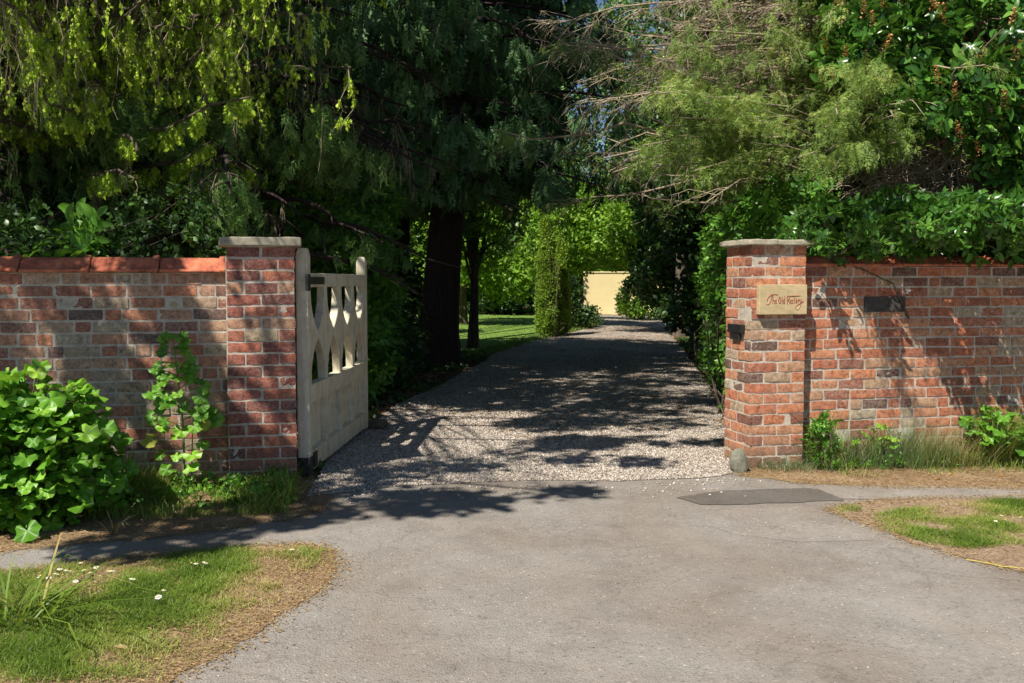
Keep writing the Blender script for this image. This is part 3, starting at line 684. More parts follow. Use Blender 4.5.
def limetip(seed):
    r = np.random.default_rng(seed); L = []
    for i in range(9):
        a = r.uniform(0, 6.28); sp = r.uniform(.05, .55)
        L.append(place(scaled(KITE, 0.62, 1, 1.5), (r.normal() * .12, r.uniform(-.2, .9), r.normal() * .12), (math.cos(a) * sp, 1, math.sin(a) * sp), rdir(1)[0], r.uniform(.4, .7), r.uniform(0, 1)))
    return merge(L)
TIP = [limetip(s) for s in (7, 8, 9)]
def whorl(seed, n=7, lf=LAUREL, up=0.6):
    r = np.random.default_rng(seed); L = []
    for i in range(n):
        a = 6.28 * i / n + r.uniform(-.4, .4); d = np.array([math.cos(a), up * r.uniform(-.3, 1.5), math.sin(a)])
        L.append(place(lf, (0, r.uniform(-.4, 0.1), 0), d, (0, 1, 0.01), r.uniform(.75, 1.1), r.uniform(0, 1)))
    return merge(L)
def sprig(seed, n=9, lf=LAUREL, L_=1.9):
    r = np.random.default_rng(seed); L = []
    for i in range(n):
        y = L_ * (i / (n - 1) - .6); sd = 1 if i % 2 else -1; d = np.array([sd * r.uniform(.4, 1), r.uniform(.1, .9), r.uniform(-.5, .3)])
        L.append(place(lf, (0, y, 0), d, (r.normal() * .3, -.1, 1), r.uniform(.6, 1.15), r.uniform(0, 1)))
    return merge(L)
WH = [whorl(1, 5, up=.9), sprig(2), sprig(3), sprig(4, 7, L_=1.5), whorl(5, 6, up=.2)]
def clump(seed, n=8, lf=KITE, spread=.6, w=.8):
    r = np.random.default_rng(seed); L = []
    for i in range(n):
        d = nrm(r.normal(size=3)); d[1] += .5; nn = nrm(r.normal(size=3) * .6 + np.array([0, .4, .9]))
        L.append(place(scaled(lf, w, 1, 1), r.normal(size=3) * spread * .6, d, nn, r.uniform(.7, 1.15), r.uniform(0, 1)))
    return merge(L)
LF6 = leaf8(0.62, 0.22, 0.05)
CL = [clump(s, 8, LF6, .9, .95) for s in (1, 2, 3)]
CLK = [clump(s, 9, KITE, 1.0, .75) for s in (4, 5, 6)]

# ------------------------------------------------------------------ plant builders
def limbs(base, hs, az, Ln, rise, droop, n=9, wob=0.05, head=None):
    k = len(hs); t = np.linspace(0, 1, n)[None]
    hs = np.asarray(hs, float)[:, None]; az = np.asarray(az, float)[:, None]; Ln = np.broadcast_to(np.asarray(Ln, float), (k,))[:, None]
    rise = np.broadcast_to(np.asarray(rise, float), (k,))[:, None]; droop = np.broadcast_to(np.asarray(droop, float), (k,))[:, None]
    r = Ln * t
    az2 = az + rng.normal(size=(k, 1)) * .25 * t
    x = base[0] + r * np.cos(az2); y = base[1] + r * np.sin(az2); z = hs + rise * r - droop * r * t
    p = np.stack([x, y, z], -1); w = rng.normal(size=(k, n, 3)) * wob * Ln[..., None] * t[..., None]
    w = (w + np.roll(w, 1, 1)) / 2; w[:, 0] = 0
    return p + w * 0.7
def trunk_mesh(base, h, r0, r1, lean=(0, 0), flare=1.7, n=16, sides=20, rough=.06):
    t = np.linspace(0, 1, n) ** 1.4; z = h * t
    cx = base[0] + lean[0] * t + .03 * np.sin(3 * t + base[0]); cy = base[1] + lean[1] * t
    rad = r0 + (r1 - r0) * t + r0 * (flare - 1) * np.exp(-z / (0.45))
    an = np.arange(sides) * 2 * math.pi / sides
    rr = rad[:, None] * (1 + rough * np.sin(an * 5 + base[0])[None] * (1 + 2 * np.exp(-z / .4))[:, None] + rough * .7 * np.sin(an * 9 + z[:, None] * .8))
    V = np.stack([cx[:, None] + rr * np.cos(an), cy[:, None] + rr * np.sin(an), base[2] - .15 + np.broadcast_to(z[:, None], rr.shape)], -1).reshape(-1, 3)
    i = np.arange(n - 1)[:, None]; j = np.arange(sides)[None]; j2 = (j + 1) % sides
    a = i * sides + j; b_ = i * sides + j2; c = a + sides; d = b_ + sides
    F = np.concatenate([np.stack([a, b_, d], -1).reshape(-1, 3), np.stack([a, d, c], -1).reshape(-1, 3)])
    return V, F
def add_trunk(root, base, h, r0, r1, mat, **kw):
    b = Batch(); b.add(*trunk_mesh(base, h, r0, r1, **kw)); return b.build('trunk', mat, root, smooth=True)
def hang(P0, L, n=7, wob=.06, out=None, grav=1.0):             # strands hanging from points
    k = len(P0); t = np.linspace(0, 1, n)[None, :, None]; L = np.broadcast_to(np.asarray(L, float), (k,))[:, None, None]
    o = rdir(k) * np.array([1, 1, .2]) * 0.35 if out is None else out
    d = o[:, None] * L * (t - .35 * t * t) + np.array([0, 0, -1.0]) * L * (t * .55 + .45 * t * t) * grav
    w = rng.normal(size=(k, n, 3)) * wob * L; w[:, 0] = 0; w = (w + np.roll(w, 1, 1)) / 2; w[:, 0] = 0
    return P0[:, None] + d + w

def blob_points(blobs, n, lo=.78, hi=1.06, clumpy=.55, sc=1.6, zmin=0.05, inside=.72, thin=0.15):
    """points near the surfaces of overlapping ellipsoids, gathered into clumps, with outward directions"""
    B = np.array(blobs, float); area = (B[:, 3] * B[:, 4] + B[:, 4] * B[:, 5] + B[:, 3] * B[:, 5]) ** .8; w = area / area.sum()
    i = rng.choice(len(B), n, p=w); d = nrm(rng.normal(size=(n, 3)))
    f = rng.uniform(lo, hi, n)
    nf = noise3(B[i, :3] + d * B[i, 3:6], sc)
    f = f * (1 + .16 * nf)
    p = B[i, :3] + d * B[i, 3:6] * f[:, None]
    keep = p[:, 2] > zmin
    keep &= (nf + rng.normal(size=n) * .45) > (-1.0 + clumpy)
    for b_ in B:
        q = np.linalg.norm((p - b_[:3]) / b_[3:6], axis=1); keep &= (q > inside) | (rng.uniform(size=n) < thin)
    out = nrm(d / B[i, 3:6])
    return p[keep], out[keep]
def shrub(name, label, cat, base, blobs, n, protos, size, mat, group=None, twigs=160, up=.4, stem_r=.03, zmin=.05, clumpy=.5, sc=1.6, jitter=.6, lo=.72, extra=None, twig_mat='bark', inside=.7, tr=.012):
    root = thing(name, label, cat, base, 0, group)
    p, o = blob_points(blobs, n, clumpy=clumpy, sc=sc, zmin=zmin, lo=lo, inside=inside)
    D = nrm(o + np.array([0, 0, up]) + rng.normal(size=p.shape) * jitter * .6); Nn = nrm(np.array([0, 0, 1.0]) + o * .6 + rng.normal(size=p.shape) * jitter)
    b = Batch(); inst_mix(b, protos, p, D, Nn, rng.uniform(.75, 1.2, len(p)) * size, rng.beta(2, 2, len(p)))
    b.build('foliage', mat, root)
    m = min(twigs, len(p)); q = p[rng.choice(len(p), m, replace=False)]
    B0 = np.array(base, float) + rng.normal(size=(m, 3)) * np.array([.12, .12, 0]); t = np.linspace(0, 1, 7)[None, :, None]
    L = B0[:, None] * (1 - t) + q[:, None] * t; bow = rng.normal(size=(m, 1, 3)) * .12; L = L + bow * np.sin(math.pi * t) + rng.normal(size=(m, 7, 3)) * .02 * np.sin(math.pi * t)
    L[:, :, 2] += (.15 * np.sin(math.pi * t))[..., 0] * (q[:, 2:3] - base[2])
    rr = (np.linspace(1, .25, 7)[None] * rng.uniform(.6, 1.3, (m, 1))) * tr
    bb = Batch(); bb.add(*tubes(L, rr, 4)); bb.build('stems', M[twig_mat], root)
    return root, p, o

# ---- A : weeping spruce behind the left wall
def spruce():
    base = (-4.3, 10.4, gz(-4.3)); root = thing('weeping_conifer', 'weeping conifer with lime green shoot tips and bare hanging twigs above the left wall', 'tree', base)
    add_trunk(root, base, 9.5, .24, .05, M['bark'])
    k = 110
    hs = rng.uniform(2.3, 5.0, k); az = R(-90) + rng.uniform(-1.5, 1.35, k)
    L1 = limbs(base, hs, az, rng.uniform(1.7, 3.3, k) + 1.0 * (np.abs(az + 1.65) < .6) * rng.uniform(size=k) ** .7, rng.uniform(.0, .22, k), rng.uniform(.02, .18, k))
    k2 = 60
    h2 = rng.uniform(4.6, 8.6, k2); L2 = limbs(base, h2, rng.uniform(0, 6.28, k2), rng.uniform(.8, 1.6, k2) * (1.5 - h2 / 9), .12, .12)
    k4 = 9; L4 = limbs(base, rng.uniform(4.4, 5.6, k4), R(-95) + rng.uniform(-.75, .6, k4), rng.uniform(4.0, 5.6, k4), .08, .05)
    def reach(k, u0, u1, q0, q1, z0, z1):
        zt = rng.uniform(z0, z1, (k, 1)); T_ = O0 + rng.uniform(u0, u1, (k, 1)) * U + (rng.uniform(q0, q1, (k, 1)) - .5 * zt) * V_; T_[:, 2] = zt[:, 0]
        A_ = np.array(base)[None] + np.array([0, 0, 1.0]) * rng.uniform(3.8, 5.2, (k, 1)); B_ = A_ * .35 + T_ * .65; B_[:, 2] = np.maximum(A_[:, 2], T_[:, 2]) + rng.uniform(.1, .5, k)
        t = np.linspace(0, 1, 10)[None, :, None]; return A_[:, None] * (1 - t) ** 2 + 2 * B_[:, None] * t * (1 - t) + T_[:, None] * t ** 2 + rng.normal(size=(k, 10, 3)) * .03 * t
    L6 = np.concatenate([reach(36, -6.9, -2.6, .0, .6, 3.3, 4.2), reach(12, -3.2, -1.8, -.6, .3, 3.6, 4.6)])  # unseen limbs added along the sun's path to dapple wall and ground
    bb = Batch(); bb.add(*tubes(L6, np.linspace(.03, .005, 10)[None] * np.ones((len(L6), 1)), 4))
    for L in (L1, L2, L4): bb.add(*tubes(L, np.linspace(.035, .008, 9)[None] * np.ones((len(L), 1)), 5))
    # strands
    p, d, t, i = sample_lines(L1, 2300, .25, 1)
    # long unseen limbs above the picture, added to shade the wall and drive
    q4, _, _, _ = sample_lines(L4, 90, .45, 1); q4 = q4[q4[:, 2] > 3.9]
    S4 = hang(q4, rng.uniform(.4, .95, len(q4)) * (q4[:, 2] - 3.2).clip(.3, 1.3), 6, .05)
    p2, d2, t2, i2 = sample_lines(L2, 700, .2, 1)
    Ls = rng.uniform(.35, 1.15, len(p)) * np.where(noise3(p, 1.4) > .25, 1.15, .8)
    Ls = np.minimum(Ls, np.maximum(p[:, 2] - np.where(noise3(p, 1.1) > .15, 1.75, 2.7), .12))
    S1 = hang(p, Ls, 8, .07); S2 = hang(p2, rng.uniform(.5, 1.1, len(p2)), 6, .05)
    bare = noise3(S1[:, 4], 1.15) + .4 * rng.normal(size=len(S1)) > .6
    tb = Batch()
    tb.add(*tubes(S1, np.linspace(.0055, .002, 8)[None] * np.ones((len(S1), 1)), 3)); tb.add(*tubes(S2, np.linspace(.006, .003, 6)[None] * np.ones((len(S2), 1)), 3)); tb.add(*tubes(S4, np.linspace(.006, .003, 6)[None] * np.ones((len(S4), 1)), 3))
    # side twiglets of the bare strands, forking downwards
    q, dq, tq, iq = sample_lines(S1[bare], 5200, .15, 1)
    TW = hang(q, rng.uniform(.08, .3, len(q)), 4, .07); tb.add(*tubes(TW, np.linspace(.003, .0016, 4)[None] * np.ones((len(TW), 1)), 3))
    bb.build('limbs', M['bark'], root); tb.build('hanging_twigs', M['twig'], root)
    fb = Batch()
    q, dq, tq, iq = sample_lines(L6, 5200, .80, 1); q = q + rng.normal(size=q.shape) * np.array([.07, .07, .05]); q = q[noise3(q, 2.2) > -.6]; dq = rdir(len(q)) * .8 + np.array([.1, -.5, -.5])
    inst_mix(fb, NEED, q, nrm(dq), rdir(len(q)), rng.uniform(.09, .17, len(q)), rng.beta(2, 2, len(q)))
    q, dq, tq, iq = sample_lines(S4, 500, 0, 1)
    inst_mix(fb, NEED, q, nrm(np.array([0, 0, -.8]) + rdir(len(q)) * .6), rdir(len(q)), rng.uniform(.09, .17, len(q)), rng.beta(2, 2, len(q)))
    q, dq, tq, iq = sample_lines(S1[~bare], 21000, .05, 1)
    dd = nrm(np.array([0, 0, -.5]) + rdir(len(q)) * .9)
    inst_mix(fb, NEED, q, dd, rdir(len(q)), rng.uniform(.07, .14, len(q)), rng.beta(2, 2, len(q)))
    q, dq, tq, iq = sample_lines(S1[bare], 1500, .0, 1)
    inst_mix(fb, NEED, q, nrm(np.array([0, 0, -.8]) + rdir(len(q)) * .6), rdir(len(q)), rng.uniform(.05, .10, len(q)), rng.uniform(.6, 1, len(q)))
    q, dq, tq, iq = sample_lines(S2, 4200, 0, 1)
    inst_mix(fb, NEED, q, nrm(np.array([0, 0, -.7]) + rdir(len(q)) * .8), rdir(len(q)), rng.uniform(.16, .26, len(q)), rng.beta(2, 2, len(q)))
    fb.build('foliage', M['lf_spruce'], root)
    # lime tips near the strand ends, on the outer upper strands
    lb = Batch(); ok = (~bare) & (S1[:, -1, 2] > 2.15)
    q, dq, tq, iq = sample_lines(S1[ok], 26000, .1, 1); m = noise3(q, 1.7) + .3 * rng.normal(size=len(q)) + .35 * (q[:, 2] - 3.0) > .2
    q = q[m]; inst_mix(lb, TIP, q, nrm(np.array([0, 0, -1.0]) + rdir(len(q)) * .5), rdir(len(q)), rng.uniform(.035, .08, len(q)), rng.beta(2, 2, len(q)))
    lb.build('shoot_tips', M['lf_tip'], root)
spruce()

# ---- cypress type trees with drooping flat sprays
def cypress(base, label, mat, hs, az, Ln, rise, droop, nsp, size, tr, h, lean=(0, 0), zmin=1.7, clumpy=-.3, group=None, drop=.35, name='cypress_tree', tints=(0, 1), flare=1.7, topn=0):
    root = thing(name, label, 'tree', base, 0, group)
    add_trunk(root, base, h, tr, tr * .3, M['bark_dark'], lean=lean, flare=flare)
    Ln = Ln * np.clip(1.25 - .75 * (hs - 2.5) / (h - 2.5), .3, 1.1)
    L1 = limbs(base, hs, az, Ln, rise, droop); b = Batch(); b.add(*tubes(L1, np.linspace(.05, .008, 9)[None] * np.ones((len(L1), 1)), 5))
    # secondary limbs
    p, d, t, i = sample_lines(L1, len(hs) * 7, .2, .95); az2 = np.arctan2(d[:, 1], d[:, 0]) + rng.choice([-1, 1], len(p)) * rng.uniform(.4, 1.1, len(p))
    k = len(p); tt = np.linspace(0, 1, 6)[None, :, None]; Ls = (rng.uniform(.5, 1.2, k) * (1.15 - t) * np.median(Ln) * .45)[:, None, None]
    L2 = p[:, None] + np.stack([np.cos(az2), np.sin(az2), np.full(k, .05)], -1)[:, None] * Ls * tt - np.array([0, 0, 1.0]) * Ls * .55 * tt ** 2
    b.add(*tubes(L2, np.linspace(.014, .003, 6)[None] * np.ones((k, 1)), 3)); b.build('limbs', M['bark_dark'], root)
    q1, d1, _, _ = sample_lines(L2, int(nsp * .8), .1, 1); q2, d2, _, _ = sample_lines(L1, nsp - int(nsp * .8), .35, 1)
    q = np.concatenate([q1, q2]); d = np.concatenate([d1, d2])
    q = q + rng.normal(size=q.shape) * .07 * size / .3 - np.array([0, 0, 1.0]) * rng.uniform(0, drop, (len(q), 1))
    m = (noise3(q, 1.5) + .3 * rng.normal(size=len(q)) > clumpy) & (q[:, 2] > zmin)
    q, d = q[m], d[m]
    D = nrm(d * .55 + np.array([0, 0, -.75]) + rdir(len(q)) * .35); Nn = nrm(d + np.array([0, 0, .6]) + rdir(len(q)) * .5)
    hq, _, _, _ = sample_lines(L2, 260, .1, .9); hd = Batch(); HS = hang(hq, rng.uniform(.2, .7, len(hq)), 6, .08); HS = HS[HS[:, -1, 2] > zmin]
    hd.add(*tubes(HS, np.linspace(.005, .002, 6)[None] * np.ones((len(HS), 1)), 3)); hq, _, _, _ = sample_lines(HS, 900, .2, 1); HT = hang(hq, rng.uniform(.06, .22, 900), 4, .08); hd.add(*tubes(HT, np.linspace(.003, .0015, 4)[None] * np.ones((900, 1)), 3)); hd.build('dead_twigs', M['twig'], root)
    f = Batch(); inst_mix(f, CYPS if size < .25 else CYP, q, D, Nn, rng.uniform(.6, 1.15, len(q)) * size, tints[0] + (tints[1] - tints[0]) * rng.beta(2, 2, len(q)))
    f.build('foliage', mat, root); return root
# the large dark cypress beside the drive
bB = G(437, 366)
k = 150
cypress(bB, 'large dark cypress with a thick leaning trunk at the left edge of the gravel drive', M['lf_cypress'],
        np.concatenate([rng.uniform(3.3, 11, 150), rng.uniform(3.1, 6.2, 60)]), np.concatenate([rng.uniform(0, 6.28, 150), rng.uniform(-2.7, -.5, 60)]), rng.uniform(1.8, 3.9, 210), .05, .30, 19000, .31, .33, 12.0, lean=(.9, 0), zmin=2.75, clumpy=-.45, flare=1.55)
# low skirts of the same tree towards the camera
k = 60
cypress((-5.7, 10.1, gz(-5.7)), 'green cypress with feathery sprays behind the ivy at the far left', M['lf_cypress2'],
        rng.uniform(1.9, 4.4, k), rng.uniform(-2.9, .2, k), rng.uniform(1.4, 3.0, k), .05, .3, 13000, .14, .16, 5.2, zmin=1.65, clumpy=-.1)
k = 40
cypress((-3.2, 10.7, gz(-3.2)), 'small green cypress with feathery sprays behind the left gate pillar', M['lf_cypress2'],
        rng.uniform(1.8, 3.8, k), rng.uniform(-2.9, .2, k), rng.uniform(1.2, 2.7, k), .05, .3, 9500, .135, .12, 4.6, zmin=1.65, clumpy=-.1)
k = 46
cypress((-2.75, 12.2, gz(-2.7)), 'shaded cypress with hanging blue green sprays right behind the open gate', M['lf_cypress'],
        rng.uniform(2.8, 6.5, k), rng.uniform(-3.0, .6, k), rng.uniform(.9, 2.2, k), .08, .35, 8000, .19, .15, 7.5, zmin=2.1, clumpy=-.35)
k = 34
cypress(G(404, 352), 'slim dark cypress standing behind the thick trunk', M['lf_cypress'],
        rng.uniform(3.5, 9, k), rng.uniform(0, 6.28, k), rng.uniform(1.0, 2.2, k), .05, .3, 1800, .4, .20, 9.5, zmin=2.9, clumpy=-.3)

# ---- right : feathery yew-like conifer with dead twigs
def yew_right():
    base = (4.0, 11.2, gz(4.0)); root = thing('feathery_conifer', 'wide feathery yellow green conifer with bleached dead twigs above the right gate pillar', 'tree', base)
    add_trunk(root, base, 8.5, .22, .06, M['bark'])
    k = 120; hs = rng.uniform(2.4, 4.7, k); az = R(-125) + rng.uniform(-1.35, 1.25, k)
    L1 = limbs(base, hs, az, rng.uniform(1.6, 3.4, k) + .9 * (hs < 3.6) * rng.uniform(size=k), rng.uniform(-.02, .22, k), rng.uniform(.0, .15, k), wob=.08)
    k2 = 50; L3 = limbs(base, rng.uniform(4.6, 8, k2), rng.uniform(0, 6.28, k2), rng.uniform(1.0, 2.0, k2), .15, .1)
    kr = 34; ut = rng.uniform(.9, 3.05, (kr, 1)); T_ = O0 + ut * U + np.where(ut < 2.1, rng.uniform(.1, .7, (kr, 1)), rng.uniform(-.95, -.15, (kr, 1))) * V_; T_[:, 2] = rng.uniform(2.25, 3.0, kr); A_ = np.array(base)[None] + np.array([0, 0, 1.0]) * rng.uniform(2.2, 3.2, (kr, 1)); B_ = A_ * .4 + T_ * .6; B_[:, 2] += rng.uniform(.15, .5, kr)
    t_ = np.linspace(0, 1, 9)[None, :, None]; L7 = A_[:, None] * (1 - t_) ** 2 + 2 * B_[:, None] * t_ * (1 - t_) + T_[:, None] * t_ ** 2 + rng.normal(size=(kr, 9, 3)) * .03 * t_
    k5 = 9; L5 = limbs((3.6, 10.2), rng.uniform(3.1, 5.2, k5), R(-172) + rng.uniform(-.25, .3, k5), rng.uniform(2.3, 3.3, k5), rng.uniform(.0, .15, k5), .07, wob=.06)
    b = Batch()
    for L, sd, r0 in ((L1, 5, .028), (L7, 4, .018), (L3, 4, .034), (L5, 4, .02)): b.add(*tubes(L, np.linspace(r0, .005, 9)[None] * np.ones((len(L), 1)), sd))
    b.build('limbs', M['twig'], root)
    LL = np.concatenate([L1, L5])
    p, d, t, i = sample_lines(L1, 4200, .12, 1); p5, d5, _, _ = sample_lines(L5, 420, .35, 1); p = np.concatenate([p, p5]); d = np.concatenate([d, d5]); ok = p[:, 2] > 2.2; n5 = int(ok[4200:].sum()); p, d = p[ok], d[ok]; n = len(p); nf = n - n5
    az2 = np.arctan2(d[:, 1], d[:, 0]) + rng.choice([-1, 1], n) * rng.uniform(.3, 1.5, n)
    tt = np.linspace(0, 1, 6)[None, :, None]; Ls = rng.uniform(.12, .48, n)[:, None, None]
    dead = noise3(p, 1.3) + .3 * rng.normal(size=n) > .55; dead |= (p[:, 2] > 3.95 + .3 * noise3(p, 1.8)); dead |= (p[:, 0] < 1.5) & (rng.uniform(size=n) < .6); dead[nf:] = rng.uniform(size=n5) < .8
    S = p[:, None] + np.stack([np.cos(az2), np.sin(az2), rng.uniform(-.3, .4, n)], -1)[:, None] * Ls * tt - np.array([0, 0, 1.0]) * Ls * rng.uniform(.1, .9, n)[:, None, None] * tt ** 2 + np.cumsum(rng.normal(size=(n, 6, 3)) * .009, 1)
    tb = Batch(); sel = dead | (rng.uniform(size=n) < .35)
    tb.add(*tubes(S[sel], np.linspace(.005, .002, 6)[None] * np.ones((sel.sum(), 1)), 3))
    q, dq, _, _ = sample_lines(S[dead], 5200, .1, 1)
    TW = q[:, None] + nrm(dq * .6 + rdir(len(q)) * .9 + np.array([0, 0, -.3]))[:, None] * rng.uniform(.05, .22, len(q))[:, None, None] * np.linspace(0, 1, 4)[None, :, None] + np.cumsum(rng.normal(size=(len(q), 4, 3)) * .006, 1)
    tb.add(*tubes(TW, np.linspace(.003, .0015, 4)[None] * np.ones((len(q), 1)), 3))
    tb.build('dead_twigs', M['twig_pale'], root)
    f = Batch()
    q, dq, _, _ = sample_lines(S[~dead], 44000, .1, 1); q = q + rng.normal(size=q.shape) * .03
    m = (q[:, 2] > 1.9) & (noise3(q, 3.2) + .25 * rng.normal(size=len(q)) > -.12); q, dq = q[m], dq[m]
    D = nrm(dq * .5 + np.array([0, 0, -.45]) + rdir(len(q)) * .5); inst_mix(f, FEA, q, D, nrm(np.array([0, 0, 1.]) + rdir(len(q)) * .5), rng.uniform(.06, .125, len(q)), np.clip(.5 + .28 * noise3(q, 3.0) + .18 * rng.normal(size=len(q)), 0, .97))
    q, dq, _, _ = sample_lines(L7, 6500, .62, 1); q = q + rng.normal(size=q.shape) * np.array([.07, .07, .045]) - np.array([0, 0, .03]); q = q[noise3(q, 3.0) > -.7]; ro = q - O0; pu_ = ro @ U + .56 * (q[:, 2] - 1.3); pv_ = ro @ V_ + .5 * (q[:, 2] - 1.3); q = q[~((pu_ > 1.6) & (pu_ < 2.5) & (pv_ < .25))]; dq = rdir(len(q)) * .8 + np.array([-.05, -.5, -.45])
    inst_mix(f, FEA, q, nrm(dq), nrm(np.array([0, 0, 1.]) + rdir(len(q)) * .5), rng.uniform(.07, .13, len(q)), np.clip(.5 + .28 * noise3(q, 3.0) + .18 * rng.normal(size=len(q)), 0, .97))
    q, dq, _, _ = sample_lines(L3, 5200, .2, 1); q = q + rng.normal(size=q.shape) * .22
    inst_mix(f, FEA, q, nrm(dq * .5 + rdir(len(q))), rdir(len(q)), rng.uniform(.22, .38, len(q)), rng.beta(2, 2, len(q)) * .9)
    f.build('foliage', M['lf_yew'], root)
yew_right()

# ---- glossy evergreen with rusty flower spikes (top right), reaching over the wall
def spikes(root, p, o, k, lo, hi):
    i = rng.choice(len(p), k, replace=False); b = Batch()
    pr_ = clump(21, 14, scaled(KITE, .8, .35, .5), .0, 1); Vp = []; L = []
    r = np.random.default_rng(3)
    for j in range(46):
        y = r.uniform(0, 1); a = r.uniform(0, 6.28); rad = .13 * (1.1 - y)
        L.append(place(scaled(KITE, .8, 1, .6), (math.cos(a) * rad, y, math.sin(a) * rad), (math.cos(a), .7, math.sin(a)), (0, 1, .1), .14, r.uniform(0, 1)))
    sp = merge(L); ps = p[i] + o[i] * .09
    b.add(*inst(sp, ps, nrm(o[i] * .3 + np.array([0, 0, 1.0]) + rdir(k) * .3), rdir(k), rng.uniform(lo, hi, k), rng.uniform(0, 1, k)))
    b.build('flower_spikes', M['spent'], root)
def PB(px, py, Y, rx, ry, rz): q = P(px, py, Y); return (q[0], q[1], q[2], rx, ry, rz)
blD = [PB(940, 15, 8.9, .9, .8, .55), PB(1005, 55, 8.5, .9, .8, .55), PB(880, 48, 8.7, .48, .5, .42), PB(955, 100, 8.3, .55, .5, .26), PB(1035, 150, 8.3, .5, .5, .35), PB(1090, 70, 9.2, 1.3, 1, .9), PB(980, -70, 9.2, 1.5, 1.2, .8), PB(890, -50, 9.2, .9, .9, .6)]
rD, pD, oD = shrub('glossy_evergreen', 'glossy evergreen tree with rusty flower spikes high at the right edge', 'tree', (5.4, 10.2, gz(5.4)), blD, 6400, WH, .112, M['lf_gloss'], twigs=420, clumpy=.25, sc=2.3, lo=.6, twig_mat='twig', tr=.010)
fr = oD[:, 1] < .2
spikes(rD, pD[fr], oD[fr], 300, .12, .20)
# dead brushwood thicket in the dark gap right
def thicket(base, c, r, n, label):
    root = thing('dead_brushwood', label, 'brushwood', base)
    p = np.array(c) + nrm(rng.normal(size=(n, 3))) * rng.uniform(0, 1, (n, 1)) ** .5 * np.array(r)
    S = p[:, None] + np.cumsum(rdir(n)[:, None] * .06 * rng.uniform(.5, 1.4, (n, 1, 1)) + rng.normal(size=(n, 6, 3)) * .02, 1)
    b = Batch(); b.add(*tubes(S, np.linspace(.005, .002, 6)[None] * np.ones((n, 1)), 3))
    q = p[rng.choice(n, 60)]; t = np.linspace(0, 1, 7)[None, :, None]; L = np.array(base)[None, None] * (1 - t) + q[:, None] * t + rng.normal(size=(60, 7, 3)) * .05 * np.sin(t * 3.14)
    b.add(*tubes(L, np.linspace(.02, .006, 7)[None] * np.ones((60, 1)), 4)); b.build('dead_branches', M['twig_pale'], root)
thicket((4.2, 9.4, gz(4.2)), (4.0, 8.8, 2.40), (1.0, .35, .34), 3400, 'tangle of dead brown brushwood between the right wall and the glossy evergreen')
# laurel leaning over the right wall
cs = []
for u, zc, rz_, ru in ((2.75, 1.74, .22, .42), (3.35, 1.70, .17, .5), (4.0, 1.68, .16, .5), (4.7, 1.76, .24, .55), (5.4, 1.82, .30, .6), (6.2, 1.86, .35, .6), (7.1, 1.9, .35, .6)):
    q = WP(u, .30, zc); cs.append((q[0], q[1], q[2], ru, .46, rz_)); q = WP(u + .2, .8, zc - .5); cs.append((q[0], q[1], q[2], .5, .4, .7))
rW, pW, oW = shrub('laurel_bush', 'low glossy bush spilling over the coping of the right wall', 'bush', WP(4.0, .9, 0), cs, 2600, WH, .085, M['lf_gloss'], twigs=260, clumpy=.6, sc=2.4, zmin=.4)
ns = 170; uu = rng.uniform(2.35, 7.5, ns); rch = rng.uniform(.02, .95, ns) * np.clip((uu - 2.0) / 1.5, .3, 1)
sa = O0 + uu[:, None] * U + .35 * V_; sa[:, 2] = rng.uniform(1.62, 1.88, ns)
sb_ = O0 + (uu + rng.normal(size=ns) * .1)[:, None] * U - rch[:, None] * V_; sb_[:, 2] = sa[:, 2] + rng.uniform(.0, .25, ns)
tt = np.linspace(0, 1, 6)[None, :, None]; SL = sa[:, None] * (1 - tt) + sb_[:, None] * tt + np.array([0, 0, .1]) * np.sin(3.14 * tt)
sg = Batch(); q, dq, _, _ = sample_lines(SL, 2500, .45, 1); q = q + rng.normal(size=q.shape) * .03; inst_mix(sg, WH, q, nrm(dq + rdir(len(q)) * .5), rdir(len(q), .5), rng.uniform(.06, .095, len(q)), rng.beta(2, 2, len(q))); sg.build('overhanging_sprigs', M['lf_gloss'], rW)
sg = Batch(); sg.add(*tubes(SL, np.linspace(.007, .003, 6)[None] * np.ones((ns, 1)), 4)); sg.build('sprig_stems', M['bark'], rW)
# laurel hedge on the right side of the drive
hb = []
for y in np.arange(9.1, 15.5, .55):
    x = np.interp(y, [8, 11.4, 15.9], [2.02, 2.35, 3.0]); hb += [(x + .42, y, .55, .45, .45, .65), (x + .40, y + .2, 1.3, .42, .45, .62), (x + .5, y, 1.9, .5, .5, .45)]
shrub('laurel_hedge', 'bright leafy laurel hedge along the right edge of the gravel drive', 'hedge', (2.6, 11, gz(2.6)), hb, 5200, WH, .085, M['lf_laurel'], twigs=200, clumpy=.2, sc=2.5)
# shrubs behind the gate on the left
lb_ = [(-2.15, 11.4, .8, .62, .6, 1.0), (-2.6, 11.2, 1.9, .9, .7, .8), (-1.95, 12.4, 1.1, .5, .6, 1.0), (-3.3, 11.4, 1.5, .8, .7, 1.4), (-2.0, 12.3, 2.3, .6, .7, .7), (-2.1, 10.9, .35, .5, .5, .45)]
shrub('laurel_shrub', 'tall leafy green shrub directly behind the open gate', 'shrub', (-2.5, 11.7, gz(-2.5)), lb_, 3800, WH, .10, M['lf_laurel'], twigs=160, clumpy=.45, sc=1.8)
shrub('dark_shrub', 'low dark bush between the gate end and the thick trunk', 'shrub', (-1.75, 14.2, gz(-1.7)), [(-1.75, 14.0, .35, .45, .7, .55), (-2.0, 15.2, .5, .6, .7, .7), (-1.7, 12.9, .25, .35, .6, .38)], 1500, CL, .06, M['lf_dark'], twigs=60, clumpy=.3)
